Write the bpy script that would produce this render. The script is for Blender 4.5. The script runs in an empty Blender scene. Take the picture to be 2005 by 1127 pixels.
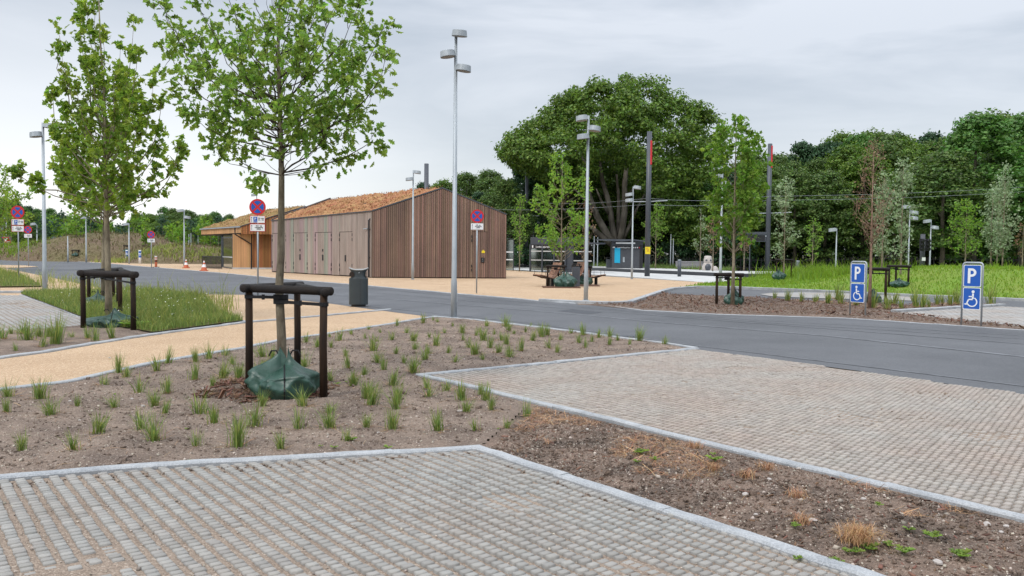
import bpy, math, random
import numpy as np
from mathutils import Vector, Matrix
from mathutils.geometry import tessellate_polygon
R = math.radians
rnd = random.Random(7)
sc = bpy.context.scene
COL = sc.collection
# ------------------------------------------------------------------ camera, sky, sun, exposure
FPX, W0, H0 = 1680.0, 2005.0, 1127.0
CAMZ = 1.65
cam = bpy.data.cameras.new('camera'); cam_o = bpy.data.objects.new('camera', cam); COL.objects.link(cam_o)
cam.sensor_width = 36; cam.lens = 36 * FPX / W0; cam.clip_end = 3000; cam.clip_start = .05
ROT = Matrix.Rotation(R(90 - 2.42), 3, 'X') @ Matrix.Rotation(R(.6), 3, 'Z')
cam_o.matrix_world = Matrix.Translation((0, 0, CAMZ)) @ ROT.to_4x4()
sc.camera = cam_o
SUN_EL, SUN_AZ = 48, 215            # azimuth clockwise from +Y (north): sun behind the camera to the left
w = bpy.data.worlds.new('World'); sc.world = w; w.use_nodes = True
nt = w.node_tree; nt.nodes.clear()
def N(t, ty, **k):
    n = t.nodes.new(ty)
    for a, b in k.items():
        if a == 'ins':
            for i, v in b.items(): n.inputs[i].default_value = v
        else: setattr(n, a, b)
    return n
out = N(nt, 'ShaderNodeOutputWorld'); bg = N(nt, 'ShaderNodeBackground'); bg2 = N(nt, 'ShaderNodeBackground'); add = N(nt, 'ShaderNodeAddShader')
sky = N(nt, 'ShaderNodeTexSky', sky_type='NISHITA', sun_disc=False, sun_elevation=R(SUN_EL), sun_rotation=R(SUN_AZ))
nt.links.new(sky.outputs[0], bg2.inputs[0]); bg2.inputs[1].default_value = .03
tc = N(nt, 'ShaderNodeTexCoord'); mp = N(nt, 'ShaderNodeMapping'); mp.inputs['Scale'].default_value = (1.1, 1.1, 5.5); mp.inputs['Location'].default_value = (.37, .1, .05)
nz = N(nt, 'ShaderNodeTexNoise', ins={'Scale': 2.3, 'Detail': 6.0, 'Roughness': .52, 'Distortion': .35})
cr = N(nt, 'ShaderNodeValToRGB'); e = cr.color_ramp
e.elements[0].position = .37; e.elements[0].color = (.36, .395, .44, 1)
e.elements[1].position = .63; e.elements[1].color = (.585, .605, .64, 1)
nt.links.new(tc.outputs['Generated'], mp.inputs[0]); nt.links.new(mp.outputs[0], nz.inputs[0]); nt.links.new(nz.outputs[0], cr.inputs[0])
sep = N(nt, 'ShaderNodeSeparateXYZ'); nt.links.new(tc.outputs['Generated'], sep.inputs[0])
def M(op, a, b, t=nt):
    n = N(t, 'ShaderNodeMath', operation=op)
    for i, v in enumerate((a, b)):
        if hasattr(v, 'is_linked') or hasattr(v, 'links'): t.links.new(v, n.inputs[i])
        elif v is not None: n.inputs[i].default_value = v
    return n.outputs[0]
el = M('MAXIMUM', sep.outputs[2], 0.0)
overc = M('ADD', M('MULTIPLY', M('MULTIPLY', el, el), 3.9), .93)                       # overcast sky: three times brighter overhead
low = N(nt, 'ShaderNodeMapRange', ins={'From Min': .33, 'From Max': .10, 'To Min': 0.0, 'To Max': 1.0}); low.clamp = True; nt.links.new(M('ADD', sep.outputs[2], M('MULTIPLY', nz.outputs[0], .12)), low.inputs[0])
side = N(nt, 'ShaderNodeMapRange', ins={'From Min': .12, 'From Max': -.36, 'To Min': .10, 'To Max': 1.0}); side.clamp = True; nt.links.new(sep.outputs[0], side.inputs[0])
gl = M('MULTIPLY', low.outputs[0], side.outputs[0])
mx = N(nt, 'ShaderNodeMix', data_type='RGBA'); mx.inputs[7].default_value = (1.05, 1.05, 1.06, 1)
nt.links.new(gl, mx.inputs[0]); nt.links.new(cr.outputs[0], mx.inputs[6])
nt.links.new(mx.outputs[2], bg.inputs[0]); nt.links.new(overc, bg.inputs[1])
nt.links.new(bg.outputs[0], add.inputs[0]); nt.links.new(bg2.outputs[0], add.inputs[1]); nt.links.new(add.outputs[0], out.inputs[0])
sl = bpy.data.lights.new('sun', 'SUN'); sl.energy = 1.5; sl.angle = R(10); sl.color = (1, .95, .88)
so = bpy.data.objects.new('sun', sl); COL.objects.link(so)
sd = Vector((math.sin(R(SUN_AZ)) * math.cos(R(SUN_EL)), math.cos(R(SUN_AZ)) * math.cos(R(SUN_EL)), math.sin(R(SUN_EL))))
so.rotation_euler = sd.to_track_quat('Z', 'Y').to_euler(); so.location = sd * 50
sc.view_settings.view_transform = 'Standard'; sc.view_settings.look = 'None'; sc.view_settings.exposure = 0.0; sc.view_settings.gamma = 1
sc.render.engine = 'CYCLES'; sc.cycles.max_bounces = 6; sc.cycles.diffuse_bounces = 3; sc.cycles.transparent_max_bounces = 8
sc.cycles.use_adaptive_sampling = True; sc.cycles.adaptive_threshold = .02
try: sc.cycles.use_denoising = True
except Exception: pass

# ------------------------------------------------------------------ measuring helpers (photo pixel -> place on the ground)
def ray(px, py): return ROT @ Vector(((px - W0 / 2) / FPX, -(py - H0 / 2) / FPX, -1.0))
def P(px, py, z=0.0):
    r = ray(px, py); t = (z - CAMZ) / r.z; return Vector((r.x * t, r.y * t, z))
def PD(px, py, d):
    r = ray(px, py); t = d / r.y; return Vector((r.x * t, d, CAMZ + r.z * t))
# ------------------------------------------------------------------ materials
def mat(name, col, rough=.8, spec=.3, metal=0, var=0, vscale=5, col2=None, bump=0, bscale=40, island=0, det=4, coord='Object', stretch=(1, 1, 1), alpha=None):
    m = bpy.data.materials.new(name); m.use_nodes = True; t = m.node_tree; b = t.nodes['Principled BSDF']
    b.inputs['Base Color'].default_value = (*col, 1); b.inputs['Roughness'].default_value = rough
    b.inputs['Specular IOR Level'].default_value = spec; b.inputs['Metallic'].default_value = metal
    c = None
    if var or col2 or bump:
        co = N(t, 'ShaderNodeTexCoord'); mpp = N(t, 'ShaderNodeMapping'); mpp.inputs['Scale'].default_value = stretch
        t.links.new(co.outputs[coord], mpp.inputs[0])
    if var or col2:
        n = N(t, 'ShaderNodeTexNoise', ins={'Scale': vscale, 'Detail': det, 'Roughness': .6}); t.links.new(mpp.outputs[0], n.inputs[0])
        r = N(t, 'ShaderNodeValToRGB'); c2 = col2 or tuple(x * (1 - var) for x in col)
        r.color_ramp.elements[0].position = .35; r.color_ramp.elements[1].position = .65
        r.color_ramp.elements[0].color = (*c2, 1); r.color_ramp.elements[1].color = (*[min(1, x * (1 + var)) for x in col], 1)
        t.links.new(n.outputs[0], r.inputs[0]); c = r.outputs[0]
    if island:
        g = N(t, 'ShaderNodeNewGeometry'); hs = N(t, 'ShaderNodeHueSaturation'); hs.inputs['Color'].default_value = (*col, 1)
        if c: t.links.new(c, hs.inputs['Color'])
        mr = N(t, 'ShaderNodeMapRange', ins={'To Min': 1 - island, 'To Max': 1 + island}); t.links.new(g.outputs['Random Per Island'], mr.inputs[0])
        t.links.new(mr.outputs[0], hs.inputs['Value'])
        mr2 = N(t, 'ShaderNodeMapRange', ins={'To Min': .5 - island * .05, 'To Max': .5 + island * .05})
        f = M('FRACT', M('MULTIPLY', g.outputs['Random Per Island'], 37.3, t), None, t); t.links.new(f, mr2.inputs[0]); t.links.new(mr2.outputs[0], hs.inputs['Hue'])
        c = hs.outputs[0]
    if c: t.links.new(c, b.inputs['Base Color'])
    if bump:
        n2 = N(t, 'ShaderNodeTexNoise', ins={'Scale': bscale, 'Detail': 5.0, 'Roughness': .65}); t.links.new(mpp.outputs[0], n2.inputs[0])
        bp = N(t, 'ShaderNodeBump', ins={'Strength': bump, 'Distance': .02}); t.links.new(n2.outputs[0], bp.inputs['Height']); t.links.new(bp.outputs[0], b.inputs['Normal'])
    return m
def leafmat(name, col, trans=.35, island=.3, rough=.5, col2=None, hue=.05):
    m = bpy.data.materials.new(name); m.use_nodes = True; t = m.node_tree; b = t.nodes['Principled BSDF']; o = t.nodes['Material Output']
    g = N(t, 'ShaderNodeNewGeometry'); hs = N(t, 'ShaderNodeHueSaturation'); hs.inputs['Color'].default_value = (*col, 1)
    if col2:
        mm = N(t, 'ShaderNodeMix', data_type='RGBA'); mm.inputs[6].default_value = (*col, 1); mm.inputs[7].default_value = (*col2, 1)
        t.links.new(M('FRACT', M('MULTIPLY', g.outputs['Random Per Island'], 91.7, t), None, t), mm.inputs[0]); t.links.new(mm.outputs[2], hs.inputs['Color'])
    mr = N(t, 'ShaderNodeMapRange', ins={'To Min': 1 - island, 'To Max': 1 + island}); t.links.new(g.outputs['Random Per Island'], mr.inputs[0]); t.links.new(mr.outputs[0], hs.inputs['Value'])
    mr2 = N(t, 'ShaderNodeMapRange', ins={'To Min': .5 - hue * .4, 'To Max': .5 + hue * .4}); t.links.new(M('FRACT', M('MULTIPLY', g.outputs['Random Per Island'], 37.3, t), None, t), mr2.inputs[0]); t.links.new(mr2.outputs[0], hs.inputs['Hue'])
    t.links.new(hs.outputs[0], b.inputs['Base Color']); b.inputs['Roughness'].default_value = rough; b.inputs['Specular IOR Level'].default_value = .25
    tr = N(t, 'ShaderNodeBsdfTranslucent'); mxs = N(t, 'ShaderNodeMixShader'); mxs.inputs[0].default_value = trans
    br = N(t, 'ShaderNodeHueSaturation', ins={'Value': 1.5, 'Saturation': 1.1}); t.links.new(hs.outputs[0], br.inputs['Color']); t.links.new(br.outputs[0], tr.inputs[0])
    t.links.new(b.outputs[0], mxs.inputs[1]); t.links.new(tr.outputs[0], mxs.inputs[2]); t.links.new(mxs.outputs[0], o.inputs[0])
    return m
def grit(name, cols, scale, bump=.5, big=None, bigscale=.6, bigmix=.5, rough=.9, dist=.01, spec=.2):
    """speckled grains (voronoi cells) over slow patches"""
    m = bpy.data.materials.new(name); m.use_nodes = True; t = m.node_tree; b = t.nodes['Principled BSDF']
    co = N(t, 'ShaderNodeTexCoord')
    v = N(t, 'ShaderNodeTexVoronoi', ins={'Scale': scale}); t.links.new(co.outputs['Object'], v.inputs[0])
    r = N(t, 'ShaderNodeValToRGB'); r.color_ramp.interpolation = 'LINEAR'
    sp = N(t, 'ShaderNodeSeparateColor'); t.links.new(v.outputs['Color'], sp.inputs[0]); t.links.new(sp.outputs[0], r.inputs[0])
    while len(r.color_ramp.elements) < len(cols): r.color_ramp.elements.new(.5)
    for i, (p, c) in enumerate(cols): r.color_ramp.elements[i].position = p; r.color_ramp.elements[i].color = (*c, 1)
    c = r.outputs[0]
    if big:
        n = N(t, 'ShaderNodeTexNoise', ins={'Scale': bigscale, 'Detail': 6.0, 'Roughness': .62}); t.links.new(co.outputs['Object'], n.inputs[0])
        r2 = N(t, 'ShaderNodeValToRGB'); r2.color_ramp.elements[0].position = .36; r2.color_ramp.elements[1].position = .64
        r2.color_ramp.elements[0].color = (*big[0], 1); r2.color_ramp.elements[1].color = (*big[1], 1); t.links.new(n.outputs[0], r2.inputs[0])
        mm = N(t, 'ShaderNodeMix', data_type='RGBA'); mm.inputs[0].default_value = bigmix; t.links.new(c, mm.inputs[6]); t.links.new(r2.outputs[0], mm.inputs[7]); c = mm.outputs[2]
    t.links.new(c, b.inputs['Base Color']); b.inputs['Roughness'].default_value = rough; b.inputs['Specular IOR Level'].default_value = spec
    n3 = N(t, 'ShaderNodeTexNoise', ins={'Scale': scale * .7, 'Detail': 4.0, 'Roughness': .7}); t.links.new(co.outputs['Object'], n3.inputs[0])
    ad = M('ADD', n3.outputs[0], M('MULTIPLY', v.outputs['Distance'], -.8, t), t)
    bp = N(t, 'ShaderNodeBump', ins={'Strength': bump, 'Distance': dist}); t.links.new(ad, bp.inputs['Height']); t.links.new(bp.outputs[0], b.inputs['Normal'])
    return m
MT = dict(
    gravel=grit('tan_gravel', [(0, (.20, .115, .065)), (.3, (.40, .27, .16)), (.75, (.51, .36, .23)), (1, (.74, .62, .47))], 75, .6, ((.37, .255, .16), (.49, .35, .23)), .6, .45),
    soil=grit('sandy_soil', [(0, (.10, .074, .058)), (.5, (.225, .172, .135)), (.93, (.30, .235, .19)), (1, (.58, .50, .43))], 75, .9, ((.135, .100, .082), (.345, .262, .205)), 1.5, .6, dist=.02),
    soildark=grit('dark_soil', [(0, (.05, .038, .03)), (.45, (.155, .115, .09)), (.9, (.27, .20, .155)), (1, (.58, .48, .40))], 70, .9, ((.085, .066, .054), (.36, .255, .195)), 1.7, .62, dist=.03),
    mulch=grit('mulch_bed', [(0, (.05, .034, .026)), (.5, (.16, .112, .086)), (.92, (.26, .195, .155)), (1, (.5, .43, .36))], 28, 1.0, ((.11, .078, .06), (.235, .17, .13)), 1.2, .45, dist=.03),
    asphalt=grit('asphalt', [(0, (.045, .047, .051)), (.6, (.088, .091, .098)), (1, (.19, .195, .203))], 110, .4, ((.068, .071, .078), (.120, .124, .133)), .30, .6, rough=.75, dist=.004, spec=.35),
    patch=mat('asphalt_repair', (.072, .076, .085), .85, var=.15, vscale=20, bump=.3, bscale=120),
    seam=mat('asphalt_seam', (.135, .14, .15), .8, var=.3, vscale=3, det=6),
    base=grit('paving_sand', [(0, (.11, .08, .06)), (.5, (.25, .19, .145)), (.9, (.35, .27, .21)), (1, (.58, .5, .42))], 110, .7, ((.215, .17, .135), (.33, .265, .21)), 1.4, .45),
    stone=mat('paving_stone', (.262, .258, .243), .85, var=.08, vscale=1.1, col2=(.275, .255, .232), bump=.35, bscale=120, island=.13),
    stone2=mat('pale_paving_stone', (.305, .283, .255), .85, var=.07, vscale=.8, col2=(.315, .265, .228), bump=.35, bscale=120, island=.12),
    stone3=mat('far_paving_stone', (.28, .28, .275), .85, var=.08, vscale=.8, col2=(.30, .265, .235), bump=.2, bscale=80, island=.1),
    granite=grit('granite', [(0, (.16, .17, .185)), (.5, (.31, .325, .34)), (1, (.50, .515, .53))], 140, .35, ((.25, .262, .275), (.43, .44, .445)), 3.0, .6, dist=.004),
    concrete=mat('concrete', (.46, .46, .45), .85, var=.12, vscale=1.5, bump=.2, bscale=40),
    grass=mat('grass_ground', (.13, .22, .03), .95, spec=.1, col2=(.17, .22, .045), vscale=.7, bump=.6, bscale=12, det=6),
    meadow=mat('meadow_ground', (.11, .12, .04), .95, spec=.1, col2=(.13, .095, .05), vscale=1.7, bump=.6, bscale=20, det=6),
    floor=mat('forest_floor', (.05, .055, .022), .95, spec=.05, col2=(.03, .024, .014), vscale=.5, bump=.5, bscale=6),
    mound=grit('mound_soil', [(0, (.07, .045, .03)), (.5, (.14, .098, .068)), (1, (.24, .19, .13))], 6, .9, ((.15, .14, .055), (.15, .098, .066)), .22, .6, dist=.15),
    steel=mat('galvanised_steel', (.36, .395, .42), .5, .4, .25, var=.10, vscale=6, stretch=(1, 1, .3)),
    steeldark=mat('lamp_glass', (.26, .26, .25), .5, .4),
    black=mat('black_steel', (.018, .018, .02), .45, .4),
    anth=mat('anthracite_paint', (.062, .070, .084), .42, .45, var=.08, vscale=2),
    anth2=mat('dark_panel', (.068, .072, .082), .5, .4, var=.08, vscale=3),
    bin=mat('bin_paint', (.032, .043, .049), .42, .5, var=.08, vscale=4),
    tar=mat('tarred_timber', (.010, .008, .007), .7, .15, var=.5, vscale=9, col2=(.050, .028, .016), bump=.6, bscale=30, stretch=(1, 1, .12)),
    tarl=mat('tarred_rail', (.010, .009, .009), .65, .2, var=.5, vscale=14, col2=(.024, .018, .015), bump=.5, bscale=35),
    bag=mat('green_tarpaulin', (.024, .066, .048), .36, .5, var=.25, vscale=5, bump=.5, bscale=11),
    strap=mat('black_strap', (.012, .012, .014), .6),
    bark=mat('bark', (.165, .142, .102), .9, var=.35, vscale=14, col2=(.10, .078, .055), bump=.9, bscale=45, stretch=(1, 1, .35)),
    barkl=mat('pale_bark', (.235, .20, .14), .9, var=.3, vscale=9, col2=(.15, .12, .085), bump=.7, bscale=25, stretch=(1, 1, .4)),
    barkd=mat('dark_branch', (.060, .045, .035), .9, var=.3, vscale=9),
    beech=mat('beech_bark', (.17, .15, .125), .85, var=.3, vscale=1.1, col2=(.075, .065, .05), bump=.6, bscale=5, stretch=(1, 1, .5)),
    trunk=mat('forest_trunk', (.10, .085, .065), .9, var=.3, vscale=2),
    batten=mat('light_battens', (.36, .25, .20), .75, island=.3, var=.1),
    slat=mat('red_brown_slats', (.195, .120, .090), .75, var=.2, vscale=.8, col2=(.135, .090, .072), bump=.4, bscale=30, island=.36, stretch=(1, 1, .25)),
    board=mat('weathered_boards', (.325, .268, .232), .8, var=.12, vscale=1.2, col2=(.27, .215, .185), bump=.4, bscale=30, island=.15, stretch=(1, 1, .2)),
    boardp=mat('rosy_moire_boards', (.335, .248, .240), .8, var=.1, vscale=1.2, island=.13, stretch=(1, 1, .2)),  # rosy and greenish boards: optical moire painted in, not the timber's own colour
    boardg=mat('greenish_moire_boards', (.265, .275, .225), .8, var=.1, vscale=1.2, island=.13, stretch=(1, 1, .2)),
    wood=mat('fresh_timber', (.50, .285, .135), .7, var=.12, vscale=1.5, bump=.2, bscale=20, island=.12, stretch=(1, 1, .2)),
    wood2=mat('orange_slats', (.36, .155, .06), .7, var=.12, vscale=1.5, island=.25, stretch=(1, 1, .2)),
    backing=mat('dark_backing', (.03, .022, .018), .9),
    sedum=grit('sedum', [(0, (.14, .055, .03)), (.35, (.30, .135, .060)), (.75, (.42, .215, .10)), (1, (.26, .23, .07))], 6.5, .9, ((.36, .13, .075), (.44, .27, .125)), .55, .5, dist=.12),
    sedum2=grit('dry_sedum', [(0, (.13, .08, .03)), (.5, (.32, .19, .085)), (1, (.25, .24, .08))], 6.5, .9, ((.24, .17, .06), (.38, .21, .11)), .6, .5, dist=.12),
    red=mat('sign_red', (.55, .03, .035), .4), blue=mat('sign_blue', (.012, .095, .42), .35, .5), white=mat('sign_white', (.78, .79, .80), .4),
    ink=mat('sign_ink', (.03, .03, .035), .6), yellow=mat('yellow_sticker', (.75, .58, .03), .5), orange=mat('orange_plastic', (.50, .13, .06), .5),
    brightred=mat('red_band', (.62, .035, .045), .45), cyan=mat('cyan_screen', (.02, .38, .60), .3), rust=mat('rusty_steel', (.10, .045, .025), .8, var=.3, vscale=6),  # mast band red is a plain surface colour without emission
    benchw=mat('bench_slats', (.30, .165, .11), .6, island=.2, var=.1), silver=mat('grey_slats', (.30, .29, .30), .6),
    rock=mat('pale_stone', (.44, .40, .37), .85, var=.2, vscale=12, bump=.5, bscale=30), chips=mat('bark_chips', (.14, .075, .048), .85, island=.5),
    straw=leafmat('straw', (.40, .24, .12), .2, .4), litter=leafmat('dead_litter', (.30, .135, .06), .1, .6, col2=(.42, .27, .15)),
    pebble=mat('pebbles', (.36, .31, .26), .85, island=.5), flower=mat('white_flower', (.75, .75, .62), .7),
    oak=leafmat('oak_leaf', (.18, .29, .06), .5, .38, .42, col2=(.26, .37, .08)), maple=leafmat('maple_leaf', (.17, .275, .05), .5, .38, .42, col2=(.275, .36, .065)),
    beechl=leafmat('beech_leaf', (.078, .145, .026), .3, .5, col2=(.135, .21, .036)), forest=leafmat('forest_leaf', (.062, .118, .030), .3, .55, col2=(.110, .168, .040)),
    forest2=leafmat('forest_leaf_bright', (.088, .185, .040), .3, .4), fresh=leafmat('fresh_leaf', (.20, .32, .05), .42, .3, col2=(.14, .26, .045)),
    silv=leafmat('silver_leaf', (.20, .285, .14), .3, .35, col2=(.30, .36, .23)), barkr=mat('red_brown_twigs', (.25, .165, .115), .85, var=.3, vscale=8),
    redl=leafmat('withered_leaf', (.24, .15, .09), .2, .4),
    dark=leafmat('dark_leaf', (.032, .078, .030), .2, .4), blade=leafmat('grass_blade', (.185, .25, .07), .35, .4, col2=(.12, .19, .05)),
    bladey=leafmat('yellow_grass', (.30, .31, .10), .35, .35, col2=(.17, .22, .045)), lawn=leafmat('lawn_blade', (.19, .29, .035), .35, .3, col2=(.15, .24, .03)),
    shrub=leafmat('mound_plants', (.13, .14, .04), .25, .45, col2=(.12, .085, .05)), bluef=leafmat('blue_green_leaf', (.05, .10, .055), .2, .4))
def glassmat():
    m = bpy.data.materials.new('tinted_glass'); m.use_nodes = True; t = m.node_tree; o = t.nodes['Material Output']
    t.nodes.remove(t.nodes['Principled BSDF'])
    a = N(t, 'ShaderNodeBsdfTransparent'); a.inputs[0].default_value = (.48, .58, .57, 1); g = N(t, 'ShaderNodeBsdfGlossy', ins={'Roughness': .06}); g.inputs[0].default_value = (.8, .85, .85, 1)
    fr = N(t, 'ShaderNodeFresnel', ins={'IOR': 1.5}); x = N(t, 'ShaderNodeMixShader'); ad = M('ADD', fr.outputs[0], .26, t)
    t.links.new(ad, x.inputs[0]); t.links.new(a.outputs[0], x.inputs[1]); t.links.new(g.outputs[0], x.inputs[2]); t.links.new(x.outputs[0], o.inputs[0]); return m
MT['glass'] = glassmat()
# ------------------------------------------------------------------ mesh helpers
def tag(o, label=None, cat=None, group=None, kind=None):
    for k, v in (('label', label), ('category', cat), ('group', group), ('kind', kind)):
        if v: o[k] = v
    return o
def thing(name, label, cat, loc=(0, 0, 0), rz=0, group=None, kind=None):
    o = bpy.data.objects.new(name, None); COL.objects.link(o); o.location = loc; o.rotation_euler = (0, 0, rz); o.empty_display_size = .1
    return tag(o, label, cat, group, kind)
def link(name, me, mats, parent=None, smooth=False):
    for m in (mats if isinstance(mats, (list, tuple)) else [mats]): me.materials.append(MT[m] if isinstance(m, str) else m)
    if smooth: me.polygons.foreach_set('use_smooth', [True] * len(me.polygons))
    o = bpy.data.objects.new(name, me); COL.objects.link(o)
    if parent: o.parent = parent
    return o
class MB:
    def __init__(s): s.v = []; s.f = []; s.m = []; s.mi = 0
    def add(s, vs, fs):
        k = len(s.v); s.v += [tuple(x) for x in vs]; s.f += [tuple(i + k for i in f) for f in fs]; s.m += [s.mi] * len(fs); return s
    def box(s, c, d, rot=None, taper=1):
        hx, hy, hz = d[0] / 2, d[1] / 2, d[2] / 2
        vs = [Vector((x * hx * (taper if z > 0 else 1), y * hy * (taper if z > 0 else 1), z * hz)) for z in (-1, 1) for y in (-1, 1) for x in (-1, 1)]
        if rot is not None: vs = [rot @ v for v in vs]
        return s.add([v + Vector(c) for v in vs], [(0, 2, 3, 1), (4, 5, 7, 6), (0, 1, 5, 4), (2, 6, 7, 3), (0, 4, 6, 2), (1, 3, 7, 5)])
    def bar(s, a, b, wd, h):                                         # box along a->b
        a, b = Vector(a), Vector(b); d = (b - a); L = d.length; q = d.to_track_quat('X', 'Z').to_matrix()
        return s.box((a + b) / 2, (L, wd, h), q)
    def tube(s, pts, rad, n=8, cap=True):
        pts = [Vector(p) for p in pts]; rs = rad if isinstance(rad, (list, tuple)) else [rad] * len(pts); vs = []; up = Vector((.31, .17, .93))
        x = None
        for i, p in enumerate(pts):
            t = (pts[min(i + 1, len(pts) - 1)] - pts[max(i - 1, 0)])
            t = t.normalized() if t.length > 1e-9 else Vector((0, 0, 1))
            if x is None:
                x = t.cross(up); x = x if x.length > .05 else t.cross(Vector((1, 0, 0)))
            x = (x - t * x.dot(t)); x.normalize(); y = t.cross(x)
            for k in range(n):
                a = 2 * math.pi * k / n; vs.append(p + (x * math.cos(a) + y * math.sin(a)) * rs[i])
        fs = []
        for i in range(len(pts) - 1):
            for k in range(n): k2 = (k + 1) % n; fs.append((i * n + k, i * n + k2, (i + 1) * n + k2, (i + 1) * n + k))
        if cap: fs += [tuple(range(n))[::-1], tuple((len(pts) - 1) * n + k for k in range(n))]
        return s.add(vs, fs)
    def prism(s, poly, z0, z1, fn=None):                             # polygon (x,y) from z0 to z1, fn maps (x,y,z) to a point
        n = len(poly); fn = fn or (lambda x, y, z: (x, y, z))
        vs = [fn(x, y, z0) for x, y in poly] + [fn(x, y, z1) for x, y in poly]
        fs = [tuple(range(n))[::-1], tuple(range(n, 2 * n))] + [(i, (i + 1) % n, n + (i + 1) % n, n + i) for i in range(n)]
        return s.add(vs, fs)
    def rings(s, rings, cap=True):
        n = len(rings[0]); vs = [v for r in rings for v in r]; fs = []
        for i in range(len(rings) - 1):
            for k in range(n): k2 = (k + 1) % n; fs.append((i * n + k, i * n + k2, (i + 1) * n + k2, (i + 1) * n + k))
        if cap: fs += [tuple(range(n))[::-1], tuple((len(rings) - 1) * n + k for k in range(n))]
        return s.add(vs, fs)
    def build(s, name, mats, parent=None, smooth=False):
        me = bpy.data.meshes.new(name); me.from_pydata(s.v, [], s.f)
        if any(s.m): me.polygons.foreach_set('material_index', s.m)
        me.update(); return link(name, me, mats, parent, smooth)
def np_mesh(name, V, F, mats, parent=None, smooth=False, midx=None):
    """V (n,3), F (m,k) uniform polygons"""
    me = bpy.data.meshes.new(name); m, k = F.shape
    me.vertices.add(len(V)); me.vertices.foreach_set('co', V.astype(np.float32).ravel())
    me.loops.add(m * k); me.loops.foreach_set('vertex_index', F.astype(np.int32).ravel())
    me.polygons.add(m); me.polygons.foreach_set('loop_start', np.arange(0, m * k, k, dtype=np.int32)); me.polygons.foreach_set('loop_total', np.full(m, k, dtype=np.int32))
    if midx is not None: me.polygons.foreach_set('material_index', midx.astype(np.int32))
    me.update(calc_edges=True); me.validate(); return link(name, me, mats, parent, smooth)
def scatter(T, TF, pos, A, B, C, size):
    """place template T (k,3) at pos with axes A,B,C (n,3) and size (n,)"""
    n, k = len(pos), len(T)
    V = pos[:, None, :] + size[:, None, None] * (T[None, :, 0:1] * A[:, None, :] + T[None, :, 1:2] * B[:, None, :] + T[None, :, 2:3] * C[:, None, :])
    F = TF[None] + (np.arange(n) * k)[:, None, None]
    return V.reshape(-1, 3), F.reshape(-1, TF.shape[1])
def frames(nrm, g, droop=None):
    nrm = nrm / (np.linalg.norm(nrm, axis=1, keepdims=True) + 1e-9)
    r = g.normal(size=nrm.shape) if droop is None else g.normal(size=nrm.shape) * .6 + droop
    a = r - nrm * (r * nrm).sum(1, keepdims=True); a /= np.linalg.norm(a, axis=1, keepdims=True) + 1e-9
    return a, np.cross(nrm, a), nrm
# leaf templates: x = along the leaf, y = across, z = up
CARD = np.array([[0, 0, 0], [.45, .32, .08], [1, 0, -.06], [.45, -.32, .08]], float); CARDF = np.array([[0, 1, 2], [0, 2, 3]])
def lobed(out):
    n = len(out); V = [(0, 0, 0), (1, 0, -.10), (.45, 0, -.02)] + [(x, y, abs(y) * .30 - .10 * x * x) for x, y in out] + [(x, -y, abs(y) * .30 - .10 * x * x) for x, y in out]
    F = []
    for s in (0, 1):
        b = 3 + s * n; ring = [0] + list(range(b, b + n)) + [1]
        F += [(2, ring[i], ring[i + 1]) for i in range(len(ring) - 1)]
    return np.array(V, float), np.array(F)
OAK = lobed([(.10, .07), (.28, .22), (.34, .12), (.50, .36), (.60, .17), (.76, .30), (.84, .12)])
MAPLE = lobed([(-.05, .12), (.02, .42), (.26, .24), (.42, .55), (.58, .24), (.74, .26), (.82, .10)])
# ------------------------------------------------------------------ ground sheets
def inpoly(x, y, poly):
    c = np.zeros(x.shape, bool); n = len(poly)
    for i in range(n):
        x1, y1 = poly[i]; x2, y2 = poly[(i + 1) % n]
        if y1 == y2: continue
        cond = ((y1 > y) != (y2 > y)) & (x < (x2 - x1) * (y - y1) / (y2 - y1) + x1); c ^= cond
    return c
def G(pts): return [tuple(P(*p)[:2]) for p in pts]
def sheet(name, pts, z, m, label, world=False):
    poly = pts if world else G(pts)
    tris = tessellate_polygon([[Vector((x, y, 0)) for x, y in poly]])
    b = MB(); b.add([(x, y, z) for x, y in poly], tris); o = b.build(name, m)
    for p in o.data.polygons:
        if p.normal.z < 0: p.flip()
    return tag(o, label, None, None, 'structure')
_ng = np.random.default_rng(3); _T = _ng.random((256, 256))
def vnoise(x, y):
    xi, yi = np.floor(x).astype(int), np.floor(y).astype(int); fx, fy = x - xi, y - yi; fx = fx * fx * (3 - 2 * fx); fy = fy * fy * (3 - 2 * fy)
    g = lambda a, b: _T[a % 256, b % 256]
    return (g(xi, yi) * (1 - fx) + g(xi + 1, yi) * fx) * (1 - fy) + (g(xi, yi + 1) * (1 - fx) + g(xi + 1, yi + 1) * fx) * fy - .5
def fbm(x, y, o=4):
    s = 0; a = 1
    for i in range(o): s = s + a * vnoise(x * 2 ** i + 17 * i, y * 2 ** i + 5 * i); a *= .5
    return s
def edist(x, y, poly):
    d = np.full(np.shape(x), 9.0)
    for (x1, y1), (x2, y2) in zip(poly, poly[1:] + poly[:1]):
        dx, dy = x2 - x1, y2 - y1; t = np.clip(((x - x1) * dx + (y - y1) * dy) / (dx * dx + dy * dy + 1e-9), 0, 1); d = np.minimum(d, np.hypot(x - x1 - t * dx, y - y1 - t * dy))
    return d
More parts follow.
